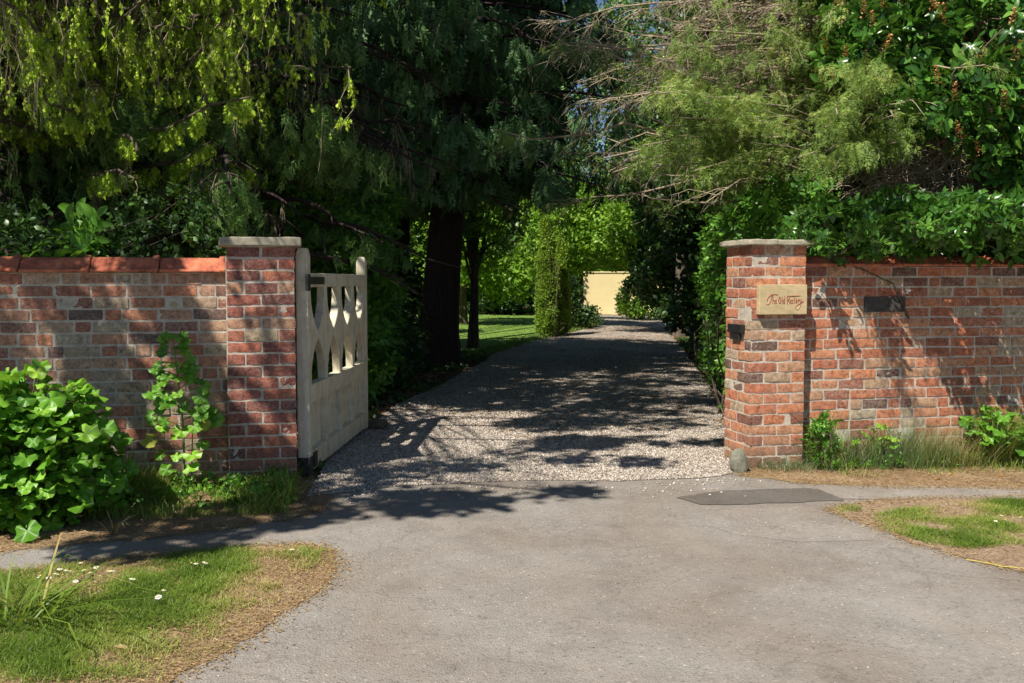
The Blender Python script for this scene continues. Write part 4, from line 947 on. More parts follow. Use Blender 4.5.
# ivy clad shrubs behind the left wall
iv = []
for u in np.arange(-8, -2.2, .55):
    q = WP(u, .75 + .1 * math.sin(u * 3), 1.35 + .14 * math.sin(u * 5)); iv.append((q[0], q[1], q[2], .5, .42, .55 + .1 * math.sin(u * 7)))
shrub('ivy_hedge', 'dark ivy covered hedge rising just behind the left wall', 'hedge', WP(-4.5, .9, 0), iv, 4200, CL, .055, M['lf_dark'], twigs=150, clumpy=.35, sc=2.2, zmin=.6)
shrub('broad_leaved_bush', 'small bright broad leaved bush peeping over the left wall coping', 'bush', WP(-3.6, .7, 0), [(*WP(-4.0, .5, 1.52), .28, .22, .22), (*WP(-3.35, .5, 1.56), .2, .2, .2), (*WP(-3.0, .55, 1.7), .16, .2, .22)], 130, WH, .12, M['lf_laurel'], twigs=25, clumpy=.2, zmin=.5)

# ---- trees and shrubs further down the garden
def tree(name, label, base, blobs, n, protos, size, mat, tr, th, group=None, lean=(0, 0), bark='bark', clumpy=.45, sc=1.1, nl=26, lo=.55):
    root = thing(name, label, 'tree', base, 0, group)
    add_trunk(root, base, th, tr, tr * .45, M[bark], lean=lean, flare=1.35)
    p, o = blob_points(blobs, n, clumpy=clumpy, sc=sc, zmin=.3, lo=lo, inside=.55, thin=.3)
    D = nrm(o + rdir(len(p)) * .8); Nn = nrm(np.array([0, 0, 1.]) + rdir(len(p)) * .7)
    b = Batch(); inst_mix(b, protos, p, D, Nn, rng.uniform(.75, 1.25, len(p)) * size, rng.beta(2, 2, len(p))); b.build('crown', mat, root)
    q = p[rng.choice(len(p), nl)]; t = np.linspace(0, 1, 7)[None, :, None]
    top = np.array([base[0] + lean[0] * .6, base[1] + lean[1] * .6, base[2] + th * .55])
    st0 = top[None] + np.array([0, 0, 1.]) * rng.uniform(-.2, .4, (nl, 1)) * th
    L = st0[:, None] * (1 - t) + q[:, None] * t + rng.normal(size=(nl, 7, 3)) * .05 * np.sin(3.14 * t)
    bb = Batch(); bb.add(*tubes(L, np.linspace(tr * .3, tr * .05, 7)[None] * np.ones((nl, 1)), 5)); bb.build('limbs', M[bark], root)
    return root
# small tree on the lawn edge
bs = G(474, 348)
tree('garden_tree', 'small tree with yellow green leaves and a slim trunk on the lawn edge', bs, [(bs[0] + .1, bs[1], 3.1, 1.5, 1.3, 1.0), (bs[0] - .3, bs[1] + .3, 2.2, 1.1, 1.0, .6), (bs[0] + .9, bs[1] + .3, 3.5, .9, .9, .8), (bs[0] - .2, bs[1], 4.4, 1.6, 1.5, 1.1)], 2300, CL, .085, M['lf_decid'], .11, 3.4)
# columnar yews
for (px, py, hgt, r_, lab, nn) in ((546, 337, 3.0, .19, 'taller of the two columnar golden yews beside the drive', 3600), (561, 335, 2.6, .18, 'shorter columnar golden yew behind and right of the taller one', 2400)):
    b0 = G(px, py); col = []
    for i in range(9):
        f = i / 8; col.append((b0[0] + .03 * math.sin(i * 2.1), b0[1] + .02 * i, .25 + f * (hgt - .45), r_ * (1.2 - .75 * f ** 2.5) + .02, r_ * (1.2 - .75 * f ** 2.5), .34))
    shrub('columnar_yew', lab, 'tree', b0, col, nn * 2, CLK, .045, M['lf_yellow'], twigs=40, up=1.2, clumpy=-.2, sc=4, lo=.8, tr=.008, inside=.8)
shrub('garden_hedge', 'dark green hedge closing the back of the lawn', 'hedge', (-2, 42.5, gz(-2)), [(x, 42.5 + .3 * math.sin(x), 1.0, 1.2, .8, 1.0 + .2 * math.sin(2 * x)) for x in np.arange(-7, 2.2, 1.1)], 5200, CLK, .16, M['lf_dark'], twigs=60, tr=.02)
# bright deciduous tree over the wall end of the drive
bt = np.array([.9, 37.5, gz(.9)])
tree('lime_green_tree', 'sunlit lime green spreading tree beyond the columnar yews', (1.5, 33.5, gz(1.5)), [PB(600, 222, 33, 1.5, 1.3, 1.1), PB(565, 215, 33, 1.4, 1.2, 1.2), PB(625, 240, 32, 1.0, 1.2, .9), PB(590, 250, 33, 1.4, 1.2, .8), PB(556, 190, 34, 1.2, 1.3, .9), PB(640, 215, 34, .9, 1, .9)], 4600, CL, .125, M['lf_decid'], .14, 3.6, lo=.4)
tree('garden_tree', 'bushy green tree between the thick trunk and the distant house', (-1.6, 33, gz(-1.6)), [PB(472, 228, 33, 1.1, 1.3, 1.4), PB(455, 250, 32, 1.4, 1.3, 1.3), PB(500, 275, 33, 1.3, 1.2, .8), PB(540, 262, 34, 1.0, 1.1, .9), PB(450, 190, 34, 1.4, 1.3, 1.2)], 3600, CL, .13, M['lf_decid'], .15, 4.0, lo=.4)
tree('dark_yew_tree', 'dark yew with a low crown right of the cream wall', (6.6, 30, gz(6.6)), [PB(672, 285, 30, 1.3, 1.2, .9), PB(690, 240, 29, 1.6, 1.3, 1.5), PB(655, 262, 31, .8, 1.0, .7), PB(700, 190, 29, 1.9, 1.5, 1.5), PB(668, 215, 31, 1.0, 1.2, 1.2), PB(700, 310, 28, 1.2, 1.4, .9)], 6200, CLK, .13, M['lf_dark'], .2, 5.0, bark='bark_dark', clumpy=.2)
shrub('low_shrub', 'pale green rounded shrub in front of the right end of the cream wall', 'shrub', (5.1, 39, gz(5)), [PB(637, 302, 39, .75, .6, .62), PB(650, 305, 38.5, .7, .6, .5), PB(628, 308, 39, .4, .5, .3)], 900, CLK, .11, M['lf_decid'], twigs=40, tr=.02)
shrub('low_shrub', 'dark rounded shrub at the left foot of the cream wall', 'shrub', (2.2, 31, gz(2.2)), [PB(575, 318, 31, .55, .6, .45), PB(590, 320, 32, .45, .5, .35), PB(560, 322, 30, .4, .5, .4)], 900, CLK, .09, M['lf_dark'], twigs=40, tr=.02)
tree('shade_tree', 'yellow green conifer rising behind the cream wall', (4.8, 47.5, gz(4.8)), [PB(610, 250, 47, 1.9, 1.4, 1.5), PB(640, 235, 48, 2.2, 1.5, 2.4), PB(565, 265, 47, 1.8, 1.4, 1.3), PB(590, 230, 48, 1.6, 1.4, 1.4), PB(565, 300, 46.5, .8, .7, 1.0)], 4200, CLK, .20, M['lf_yellow'], .2, 4.6, clumpy=.3)
tree('sparse_tree', 'tall thin leaved tree against the blue sky above the drive', (4.6, 27, gz(4.6)), [PB(585, 60, 27, 1.6, 1.5, 1.5), PB(650, 60, 26, 1.7, 1.5, 2.0), PB(640, 140, 27, 1.0, 1.3, .9), PB(690, 120, 26, 1.4, 1.5, 2.0), PB(575, 150, 27, .8, .9, .7), PB(600, -20, 27, 2.2, 1.5, 1.6), PB(620, 185, 27, .8, .9, .5)], 4200, CLK, .12, M['lf_cypress2'], .16, 8.5, clumpy=.55, sc=2.0, lo=.3)
# right-hand shade trees close to the drive
for (x, y, rr, lab, nn) in ((4.2, 18.5, 1.7, 'dark evergreen beside the drive just beyond the laurel hedge', 5200), (6.2, 23.5, 2.2, 'broad dark evergreen standing farther along the right side of the drive', 5200)):
    tree('dark_evergreen', lab, (x, y, gz(x)), [(x, y, 1.0, rr * .62, rr * .8, 1.1), (x, y, 2.6, rr * .8, rr, 1.4), (x + .3, y, 4.6, rr, rr, 1.6), (x + .4, y, 6.8, rr, rr, 1.8), (x - .5, y - .4, 5.6, rr * .7, rr * .8, 1.0)], nn, CLK, .13, M['lf_dark'], .18, 6.5, bark='bark_dark', clumpy=.2)

# ---- dense woodland masses closing the view
def wood_tree(x, y, r, h, mat, lab, n, size=.22, zb=.6):
    bl = []; k = 5
    for i in range(k):
        z = zb + (h - zb) * (i + .5) / k; f = math.sin(math.pi * (.2 + .72 * (i + .5) / k))
        bl.append((x + rng.normal() * r * .15, y + rng.normal() * r * .15, z, r * f, r * f, (h / k) * .8))
        bl.append((x + rng.normal() * r * .5, y + rng.normal() * r * .4, z, r * f * .6, r * f * .6, (h / k) * .6))
    tree('woodland_tree', lab, (x, y, gz(x)), bl, n, CLK, size, M[mat], .2, h * .7, 'woodland trees closing the view', bark='bark_dark', clumpy=.1, lo=.5)
wood = [(-9.5, 15.5, 2.6, 9, 'lf_dark', 'dark woodland tree at the far left behind the conifers'), (-6.6, 17.5, 2.5, 8.0, 'lf_dark', 'dark woodland tree behind the left weeping conifer'), (-4.2, 19.5, 2.0, 6.8, 'lf_dark', 'dark woodland tree behind the gate shrubs'),
        (-12.5, 19, 3, 10, 'lf_dark', 'woodland tree beyond the left frame edge'), (-6.8, 25, 2.4, 7.2, 'lf_dark', 'tall dark tree left of the lawn'), (-5.4, 34, 2.4, 6.0, 'lf_dark', 'dark green tree at the back left of the lawn'),
        (-2.2, 45, 3.4, 8.5, 'lf_dark', 'far dark tree left of the distant house'), (6.6, 56, 3.4, 7.6, 'lf_decid', 'far green tree behind the columnar yews'),
        (7.8, 50, 3.6, 9.5, 'lf_dark', 'far dark tree behind the right end of the cream wall'), (-1.0, 24.5, 0.0, 0, '', ''),
        (5.5, 14.6, 1.9, 8, 'lf_dark', 'dark tree behind the feathery conifer'), (8.2, 14.2, 2.3, 8.5, 'lf_dark', 'dark tree behind the glossy evergreen'), (8.8, 18.5, 2.8, 10, 'lf_dark', 'dark woodland tree beyond the right wall'), (12.5, 17.5, 3, 10, 'lf_dark', 'dark woodland tree past the right frame edge')]
for x, y, r, h, mt, lab in wood:
    if r: wood_tree(x, y, r, h, mt, lab, int(3300 + 500 * r), .17 if y < 22 else .24, .3)

# ---- cream wall at the end of the drive, distant brick house
cw0, cw1 = P(583.5, 300, 45), P(700, 300, 45)
cwall = thing('cream_wall', 'plain sunlit cream rendered wall standing at the far end of the drive', 'wall', (cw0[0], 45, gz(cw0[0])), R(-2))
bm_obj('render', box_bm(0, 6.0, 0, .3, -.2, 1.86), M['render_cream'], cwall); bm_obj('coping', box_bm(-.03, 6.03, -.04, .34, 1.862, 1.92, .01), M['render_cream'], cwall)
hz = thing('brick_house', 'distant pink brick house glimpsed through the leaves beyond the lawn', 'house', (-3.2, 60, gz(-2)), R(8))
def simple_house(root, w, d, h, rh):
    V, F, T = [], [], []
    bm_obj('walls', box_bm(0, w, 0, d, -.2, h), M['brick_right'], root)
    bm = bmesh.new(); o_ = .35
    a = [bm.verts.new(v) for v in ((-o_, -o_, h + .003), (w + o_, -o_, h + .003), (w + o_, d + o_, h + .003), (-o_, d + o_, h + .003), (0, d / 2, h + rh), (w, d / 2, h + rh))]
    for f in ((0, 1, 5, 4), (2, 3, 4, 5), (1, 2, 5), (3, 0, 4), (3, 2, 1, 0)): bm.faces.new([a[i] for i in f])
    bmesh.ops.recalc_face_normals(bm, faces=bm.faces); rf = bm_obj('roof', bm, M['roof_tile'], root)
    bm_obj('chimney', box_bm(w * .7, w * .7 + .9, d / 2 - .4, d / 2 + .4, h + rh * .6, h + rh + 1.2), M['brick_right'], rf)
    for x in (w * .2, w * .6):
        for z in (1.0, 3.6):
            wd = bm_obj('window', box_bm(x, x + 1.2, -.04, .02, z, z + 1.3, .02), M['petal'], root); bm_obj('pane', box_bm(x + .08, x + 1.12, -.046, -.041, z + .08, z + 1.22), M['iron'], wd)
simple_house(hz, 8, 7, 5.2, 2.6)

# ------------------------------------------------------------------ unseen tree added out of frame, crown shaped to shade the drive and wall
def caster(X, Y, h, r, rz=.55):                               # where a leaf mass at height h must be to shade the ground at X, Y
    q = np.array([X, Y, 0]) - SUNT / -SUNT[2] * h; return (q[0], q[1], h, r, r * .9, rz)
SHADE = [caster(*a) for a in ((1.0, 7.9, 5.5, .26, .15), (1.4, 9.0, 6, .36, .2), (.6, 8.9, 6, .42, .25), (.5, 8.0, 5.6, .22, .15), (1.5, 9.9, 6.4, .5, .3), (1.9, 8.9, 6.2, .25, .2), (-1.3, 6.9, 5, .5), (-.8, 7.5, 5, .5), (-.1, 7.25, 5, .32, .2), (-.3, 7.9, 5, .4), (.35, 7.8, 5.2, .28, .2), (-1.9, 5.4, 4.9, .42, .3), (-1.5, 6.0, 5.2, .5, .3), (-.5, 6.45, 5.6, .42, .22), (.3, 6.75, 5.8, .3, .18), (.5, 8.7, 6.6, .4), (.5, 10.0, 6.8, .6), (1.2, 10.9, 6.8, .9),
         (-.2, 11.8, 7.0, .8), (.6, 12.2, 7.0, 1.2), (1.9, 12.4, 7.2, 1.0), (-.5, 13.5, 7.2, 1.3), (1.0, 14.3, 7.6, 1.4), (2.3, 15.2, 7.8, 1.3), (.3, 16.6, 7.8, 1.5), (1.9, 18.0, 8.2, 1.5), (3.2, 19.5, 8.6, 1.4), (.6, 20, 8.6, 1.5), (2.6, 21.5, 9, 1.5), (3.0, 24, 10, 1.5),
         (5.0, 40, 9, 1.6, 1.0), (3.2, 40.5, 9, 1.5, 1.0))]
for u_, z_, s_, rx_, ry_ in ((-5.6, .9, 3.5, .16, .8), (-4.9, .5, 3.7, .14, .7), (-4.55, 1.2, 3.3, .12, .7), (-4.1, .7, 3.6, .16, .8), (-3.75, 1.1, 3.4, .10, .6), (-3.35, .5, 3.8, .15, .8), (-3.1, 1.25, 3.3, .12, .6), (-2.75, .7, 3.6, .13, .7), (-2.4, 1.2, 3.3, .10, .6), (-2.1, .6, 3.7, .10, .6), (-1.75, 1.1, 3.4, .10, .5), (-5.2, 1.4, 3.2, .16, .6), (-4.3, 1.45, 3.2, .14, .5)):
    q = WP(u_, .1, z_) - SUNT / -SUNT[2] * s_; SHADE.append((q[0], q[1], q[2], rx_, ry_, .12))
tree('unseen_shade_tree', 'unseen tree added at the left to shade the gateway and drive', (-8.6, 7.0, gz(-8)), SHADE, 9500, CL, .12, M['lf_laurel'], .3, 7.5, clumpy=.3, sc=1.5, nl=90)

# ------------------------------------------------------------------ gravel stones, grass, litter
_o = np.array([(1, 0, 0), (-1, 0, 0), (0, 1, 0), (0, -1, 0), (0, 0, 1), (0, 0, -1)], float)
OCT = pr(_o * 0.5, [(0, 2, 4), (2, 1, 4), (1, 3, 4), (3, 0, 4), (2, 0, 5), (1, 2, 5), (3, 1, 5), (0, 3, 5)])
def stones(b, p, lo, hi):
    k = len(p); V, F, T = OCT; an = rng.uniform(0, 6.28, k)
    s3 = rng.uniform(lo, hi, (k, 1)) * np.stack([rng.uniform(.8, 1.4, k), rng.uniform(.6, 1.0, k), rng.uniform(.4, .75, k)], 1)
    v = V[None] * s3[:, None]; v = v + rng.normal(size=v.shape) * s3[:, None] * .12
    tl = rng.normal(size=(k, 2)) * .35; v[..., 2] += v[..., 0] * tl[:, :1] + v[..., 1] * tl[:, 1:]
    c, n = np.cos(an)[:, None], np.sin(an)[:, None]
    w = np.stack([v[..., 0] * c - v[..., 1] * n, v[..., 0] * n + v[..., 1] * c, v[..., 2]], -1) + p[:, None]
    b.add(w.reshape(-1, 3), (F[None] + (np.arange(k) * 6)[:, None, None]).reshape(-1, 3), np.repeat(rng.uniform(0, 1, k), 8))
def edge_d(p, poly):
    d = np.full(len(p), 9.0); poly = np.array([q[:2] for q in poly])
    for i in range(len(poly)):
        a, c = poly[i], poly[(i + 1) % len(poly)]; ab = c - a; t = np.clip(((p[:, :2] - a) @ ab) / (ab @ ab + 1e-9), 0, 1)
        d = np.minimum(d, np.linalg.norm(p[:, :2] - a - t[:, None] * ab, axis=1))
    return d
pb = Batch()
p = scatter(gravel_poly, 5200, .010); y = p[:, 1]
keep = rng.uniform(size=len(p)) < np.clip((8.4 / y) ** 3.0, 0.02, 1)
p = p[keep]; stones(pb, p, .009, .024)
eg = np.array([G(x, yy)[:2] for x, yy in ((310, 500), (400, 491), (500, 486), (620, 486), (724, 479), (790, 482), (740, 500), (500, 498), (330, 510))])
q = scatter(eg, 1500, .008); q = q[rng.uniform(size=len(q)) < np.exp(-np.abs(edge_d(q, gravel_poly)) * 7)]; stones(pb, q, .008, .026)
o = pb.build('gravel_stones', M['pebble']); o['kind'] = 'stuff'
# loose grit over the tarmac
tp = np.array(gp((60, 700), (1100, 700), (1100, 585), (880, 535), (820, 506), (340, 505), (345, 565), (270, 640)))
gb = Batch(); pp = scatter(tp, 90, .006); stones(gb, pp, .003, .010); o = gb.build('loose_grit', M['pebble']); o['kind'] = 'stuff'

def blades(b, P0, h, w, lean=.35, curl=.5, tint=None, dirs=None):
    k = len(P0); a = rng.uniform(0, 6.28, k) if dirs is None else dirs
    d = np.stack([np.cos(a), np.sin(a), np.zeros(k)], 1); sd = np.stack([-np.sin(a), np.cos(a), np.zeros(k)], 1)
    yaw = rng.uniform(-.9, .9, k)[:, None]; sd = nrm(sd + d * yaw)
    h = np.broadcast_to(h, (k,))[:, None]; w = np.broadcast_to(w, (k,))[:, None]; ln = (np.abs(rng.normal(size=(k, 1))) * lean + .05); cu = rng.uniform(.2, 1, (k, 1)) * curl
    up = np.array([0, 0, 1.0]); Ps = []
    for t, ww in ((0, .8), (.4, 1), (.75, .7)):
        c = P0 + up * h * (t - cu * .45 * t ** 2.5) + d * h * (ln * t + cu * t * t); Ps += [c - sd * w * ww / 2, c + sd * w * ww / 2]
    Ps.append(P0 + up * h * (1 - cu * .45 - cu * ln * .3) + d * h * (ln + cu))
    V = np.stack(Ps, 1); F = np.array([(0, 1, 3), (0, 3, 2), (2, 3, 5), (2, 5, 4), (4, 5, 6)])
    T = rng.beta(2, 2, k) if tint is None else tint
    b.add(V.reshape(-1, 3), (F[None] + (np.arange(k) * 7)[:, None, None]).reshape(-1, 3), np.repeat(T, 5))
def edge_dist(p, poly):
    d = np.full(len(p), 9.0); poly = np.array([q[:2] for q in poly])
    for i in range(len(poly)):
        a, c = poly[i], poly[(i + 1) % len(poly)]; ab = c - a; t = np.clip(((p[:, :2] - a) @ ab) / (ab @ ab + 1e-9), 0, 1)
        d = np.minimum(d, np.linalg.norm(p[:, :2] - a - t[:, None] * ab, axis=1))
    return d
# verge grass
def verge(poly, dens, e0, name, bias=0.0, hmul=1.0, thr=-.55):
    g = Batch(); p = scatter(poly, dens); e = edge_dist(p, poly); nz = noise3(p * np.array([1, 1, 0]), 2.6); nz2 = noise3(p * np.array([1, 1, 0]), 6.5)
    keep = (e - e0 + .05 * rng.normal(size=len(p)) + .05 * nz > 0) & (nz * .6 + nz2 * .5 + .3 * rng.normal(size=len(p)) > thr) & (p[:, 1] > 2.6)
    p, nz, nz2 = p[keep], nz[keep], nz2[keep]
    dry = np.clip(.58 + .46 * -nz - .2 * nz2 + bias + .15 * rng.normal(size=len(p)), 0.02, 1)
    blades(g, p, rng.uniform(.012, .038, len(p)) * hmul * (1.1 + .5 * nz2), rng.uniform(.0018, .0036, len(p)), .9, .8, dry)
    o = g.build(name, M['lf_grass']); o['kind'] = 'stuff'
verge(verge_left_poly, 24000, .10, 'verge_grass_left', thr=-.3)
green_r = gp((862, 519), (900, 511), (960, 503), (1060, 500), (1060, 548), (1010, 547), (968, 551), (925, 545), (885, 532))
verge(np.array(green_r), 22000, .01, 'verge_grass_right', hmul=.9, thr=-.25)
verge(np.array(gp((830, 510), (850, 506), (862, 510), (858, 514), (835, 514))), 12000, .0, 'grass_patch', hmul=.7)
# dry mat of clippings and needles on the verges and borders
lt = Batch()
for poly, dens in ((verge_left_poly, 5200), (verge_right_poly, 2200), (wallverge_left_poly, 3800), (wallverge_right_poly, 4200)):
    p = scatter(poly, dens, .009); k = len(p); p[:, :2] += rng.normal(size=(k, 2)) * .045; p[:, 2] += rng.uniform(0, .008, k)
    a = rng.uniform(0, 6.28, k); D = np.stack([np.cos(a), np.sin(a), rng.normal(size=k) * .15], 1)
    lt.add(*inst(scaled(KITE, .16, 1, .5), p, D, nrm(np.array([0, 0, 1.]) + rdir(k) * .4), rng.uniform(.010, .036, k), rng.uniform(0, .8, k)))
for poly in (verge_left_poly, verge_right_poly, wallverge_left_poly, wallverge_right_poly):
    for i in range(len(poly)):
        a_, c_ = poly[i], poly[(i + 1) % len(poly)]; n_ = int(np.linalg.norm(c_ - a_) * 750)
        if n_ < 1 or a_[1] < 3: continue
        t_ = rng.uniform(0, 1, (n_, 1)); q = a_ * (1 - t_) + c_ * t_ + rng.normal(size=(n_, 2)) * .045 * rng.uniform(.3, 1.6, (n_, 1)); p = np.column_stack([q, gz(q[:, 0]) + .010])
        an_ = rng.uniform(0, 6.28, n_); lt.add(*inst(scaled(KITE, .3, 1, .5), p, np.stack([np.cos(an_), np.sin(an_), rng.normal(size=n_) * .15], 1), nrm(np.array([0, 0, 1.]) + rdir(n_) * .4), rng.uniform(.006, .026, n_), rng.uniform(0, .7, n_)))
o = lt.build('dry_litter', M['lf_dry']); o['kind'] = 'stuff'
# litter and small growth under the trees beside the drive
ub = Batch(); ug = Batch()
for poly in (np.array(gp((716, 430), (719, 432), (724, 420), (705, 380), (685, 352), (670, 335), (690, 335), (730, 380))), np.array([*gp((308, 485), (330, 455), (370, 425), (392, 408), (450, 380), (474, 367), (490, 355)), (-2.5, 20), (-5, 14), (-3, 9)])):
    p = scatter(poly, 500, .008); k = len(p); a = rng.uniform(0, 6.28, k)
    ub.add(*inst(KITE, p, np.stack([np.cos(a), np.sin(a), rng.normal(size=k) * .2], 1), nrm(np.array([0, 0, 1.]) + rdir(k) * .4), rng.uniform(.03, .07, k), rng.uniform(0, 1, k)))
    p = scatter(poly, 60, .0); p = p[noise3(p, 1.5) > -.2]; inst_mix(ug, CL, p + np.array([0, 0, .03]), nrm(np.array([0, 0, 1.]) + rdir(len(p)) * .5), rdir(len(p)), rng.uniform(.04, .09, len(p)), rng.beta(2, 2, len(p)))
p = scatter(gravel_poly, 260, .016); p = p[(noise3(p, 1.3) > -.1) & (p[:, 1] > 8.6)]; k = len(p); a = rng.uniform(0, 6.28, k)
ub.add(*inst(scaled(KITE, .6, 1, 1), p, np.stack([np.cos(a), np.sin(a), rng.normal(size=k) * .2], 1), nrm(np.array([0, 0, 1.]) + rdir(k) * .3), rng.uniform(.015, .04, k), rng.uniform(0, 1, k)))
o = ub.build('leaf_litter', M['litter']); o['kind'] = 'stuff'
o = ug.build('ground_ivy', M['lf_dark']); o['kind'] = 'stuff'
# ragged grass along the lawn and drive edges
lg = Batch(); e = []
for a, c in zip(((474, 358), (500, 350), (560, 334)), ((500, 350), (560, 334), (598, 325))):
    a, c = G(*a), G(*c); t = rng.uniform(0, 1, (1500, 1)); e.append(a * (1 - t) + c * t + rng.normal(size=(1500, 3)) * np.array([.12, .2, 0]) + np.array([-.1, 0, 0]))
e = np.concatenate(e); blades(lg, e, rng.uniform(.05, .14, len(e)), .012, .5, .6, rng.uniform(0, .65, len(e)))
p = scatter(np.array([(-9, 19), G(474, 358)[:2], G(500, 350)[:2], G(560, 334)[:2], G(592, 326)[:2], (2.0, 42), (-12, 42)]), 60, .0)
blades(lg, p, rng.uniform(.03, .07, len(p)), .012, .5, .6, rng.uniform(.2, .7, len(p)))
o = lg.build('lawn_grass', M['lf_grass']); o['kind'] = 'stuff'

# ------------------------------------------------------------------ plants along the walls
def mallow_leaf():
    na = 28; V = [(0, 0, 0)]; F = []
    for r, zz in ((.5, .03), (1.0, 0.0)):
        for i in range(na):
            th = R(-160) + R(320) * i / (na - 1); lob = 1 - .17 * abs(math.sin(2.5 * th)) ** .9 * (r > .9) if True else 1
            rr = r * lob * .5; z = .085 * math.sin(5 * th + 1) * r + .03 * math.sin(11 * th) * r + zz + .05 * math.cos(th * 1) * r * r
            V.append((math.sin(th) * rr, .18 + math.cos(th) * rr, z))
    for i in range(na - 1):
        F += [(0, 1 + i, 2 + i), (1 + i, 1 + na + i, 2 + na + i), (1 + i, 2 + na + i, 2 + i)]
    V = np.array(V); V[0] = (0, .12, -.01); return pr(V, np.array(F)[:, ::-1])
ML = mallow_leaf()
ML2 = (ML[0] * np.array([1, 1, 1]) + np.array([0, 0, .0]), ML[1], ML[2]); ML3 = (ML[0].copy(), ML[1], ML[2]); ML3[0][:, 2] -= .55 * ML3[0][:, 0] ** 2 + .3 * (ML3[0][:, 1] - .3) ** 2; ML2[0][:, 2] += .35 * ML2[0][:, 0] ** 2 - .35 * (ML2[0][:, 1]) ** 2
def mound(label, cat, name, base, c, r, n, size, tint=(.0, .9), group=None, mat='lf_mallow', seed_up=.75):
    root = thing(name, label, cat, base, 0, group)
    p, o = blob_points([(c[0], c[1], c[2], *r)], n, lo=.5, hi=1.05, clumpy=-.6, zmin=.03, inside=0, sc=3)
    p = p[o[:, 2] > -.55]; o = o[o[:, 2] > -.55] if len(p) != len(o) else o
    D = nrm(o * np.array([1, 1, .2]) + np.array([0, 0, -.25]) + rdir(len(p)) * .45); Nn = nrm(o * .6 + np.array([0, -.15, seed_up]) + rdir(len(p)) * .45)
    s = rng.uniform(.55, 1.15, len(p)) * size; b = Batch()
    inst_mix(b, [ML, ML2, ML3], p, D, Nn, s, tint[0] + (tint[1] - tint[0]) * rng.beta(2, 2, len(p))); b.build('leaves', M[mat], root)
    t = np.linspace(0, 1, 6)[None, :, None]; B0 = np.array(base)[None] + rng.normal(size=(len(p), 3)) * np.array([r[0] * .2, r[1] * .2, 0])
    L = B0[:, None] * (1 - t) + p[:, None] * t; L[:, :, 2] += .08 * np.sin(3.14 * t[..., 0]); sb = Batch(); sb.add(*tubes(L, np.linspace(.0045, .0025, 6)[None] * np.ones((len(p), 1)), 4)); sb.build('stalks', M['stem'], root)
    return root
bmx = G(62, 520)
mound('big mound of crinkled bright green mallow leaves against the left wall', 'plant', 'mallow_plant', (-2.9, 5.95, gz(-2.8)), (-2.93, 5.82, .36), (.54, .52, .60), 1150, .150, (.0, .96))
mound('small leafy mallow at the foot of the right wall by the frame edge', 'plant', 'mallow_plant', WP(4.02, -.12, gz(4.0)), (*WP(4.02, -.16, 0)[:2], .20), (.27, .2, .22), 110, .115, (.0, .75))
mound('low round leaved weed midway along the foot of the right wall', 'weed', 'broad_leaved_weed', WP(2.95, -.12, gz(2.9)), (*WP(2.95, -.14, 0)[:2], .16), (.20, .12, .12), 16, .09, (.5, 1))
mound('yellowing mallow offshoot low between the large mallow and the tall hollyhock', 'plant', 'mallow_offshoot', WP(-2.95, -.2, 0), (*WP(-2.92, -.22, 0)[:2], .30), (.16, .12, .24), 16, .10, (.75, 1))
# tall hollyhock
hb0 = WP(-2.32, -.14, .0); hk = thing('hollyhock', 'single tall hollyhock stem with lobed leaves growing against the left wall', 'plant', hb0)
t = np.linspace(0, 1, 9)
hs_ = np.stack([hb0[0] + -.02 * t + .02 * np.sin(4 * t), hb0[1] - .06 * t, 1.06 * t], 1)
stm = Batch(); stm.add(*tubes(hs_[None], np.linspace(.010, .004, 9)[None], 6))
s2 = np.stack([hb0[0] + .05 + .04 * t, hb0[1] - .05 * t, .55 * t], 1); stm.add(*tubes(s2[None], np.linspace(.007, .003, 9)[None], 5))
n = 74; tz = np.concatenate([rng.uniform(.36, 1, 64), rng.uniform(.1, .4, 10)]); a = rng.uniform(-3.4, .3, n); L = (.08 + .12 * np.sin(np.clip(tz, .2, 1) * 3.0)) * rng.uniform(.6, 1.2, n) * (1.25 - .75 * tz)
p0 = np.stack([np.interp(tz, t, hs_[:, i]) for i in range(3)], 1); d = np.stack([np.cos(a), np.sin(a) * .6, np.full(n, .35)], 1); p1 = p0 + d * L[:, None]
stm.add(*tubes(np.stack([p0, (p0 + p1) / 2 + np.array([0, 0, .01]), p1], 1), np.full((n, 3), .0025), 4)); stm.build('stem', M['stem'], hk)
lb2 = Batch(); inst_mix(lb2, [ML, ML3, ML2], p1, nrm(d * np.array([1, 1, -.8]) + rdir(n) * .25), nrm(np.array([0, -.7, .6]) + rdir(n) * .4), rng.uniform(.075, .135, n) * (1.2 - .5 * tz), np.clip(rng.beta(2, 2, n) * .8 + (tz < .4) * .35, 0, 1)); lb2.build('leaves', M['lf_mallow'], hk)
q = hs_[5:8].repeat(2, 0) + rng.normal(size=(6, 3)) * np.array([.05, .02, .04]) + np.array([0, -.03, 0])
for k_ in range(6):
    fb2 = Batch(); inst_mix(fb2, TIP, q[k_:k_ + 1], rdir(1), rdir(1), .045, rng.uniform(0, 1, 1)); fb2.build('faded_flower', M['pink'], hk)
# glossy seedling at the foot of the right pillar
q = WP(2.46, -.10, gz(2.4)); shrub('laurel_seedling', 'small glossy seedling at the right foot of the right pillar', 'plant', q, [(q[0], q[1], .13, .13, .10, .17), (q[0] + .03, q[1], .28, .10, .08, .09)], 90, WH, .055, M['lf_laurel'], twigs=14, tr=.005, clumpy=-.5, zmin=-.02)

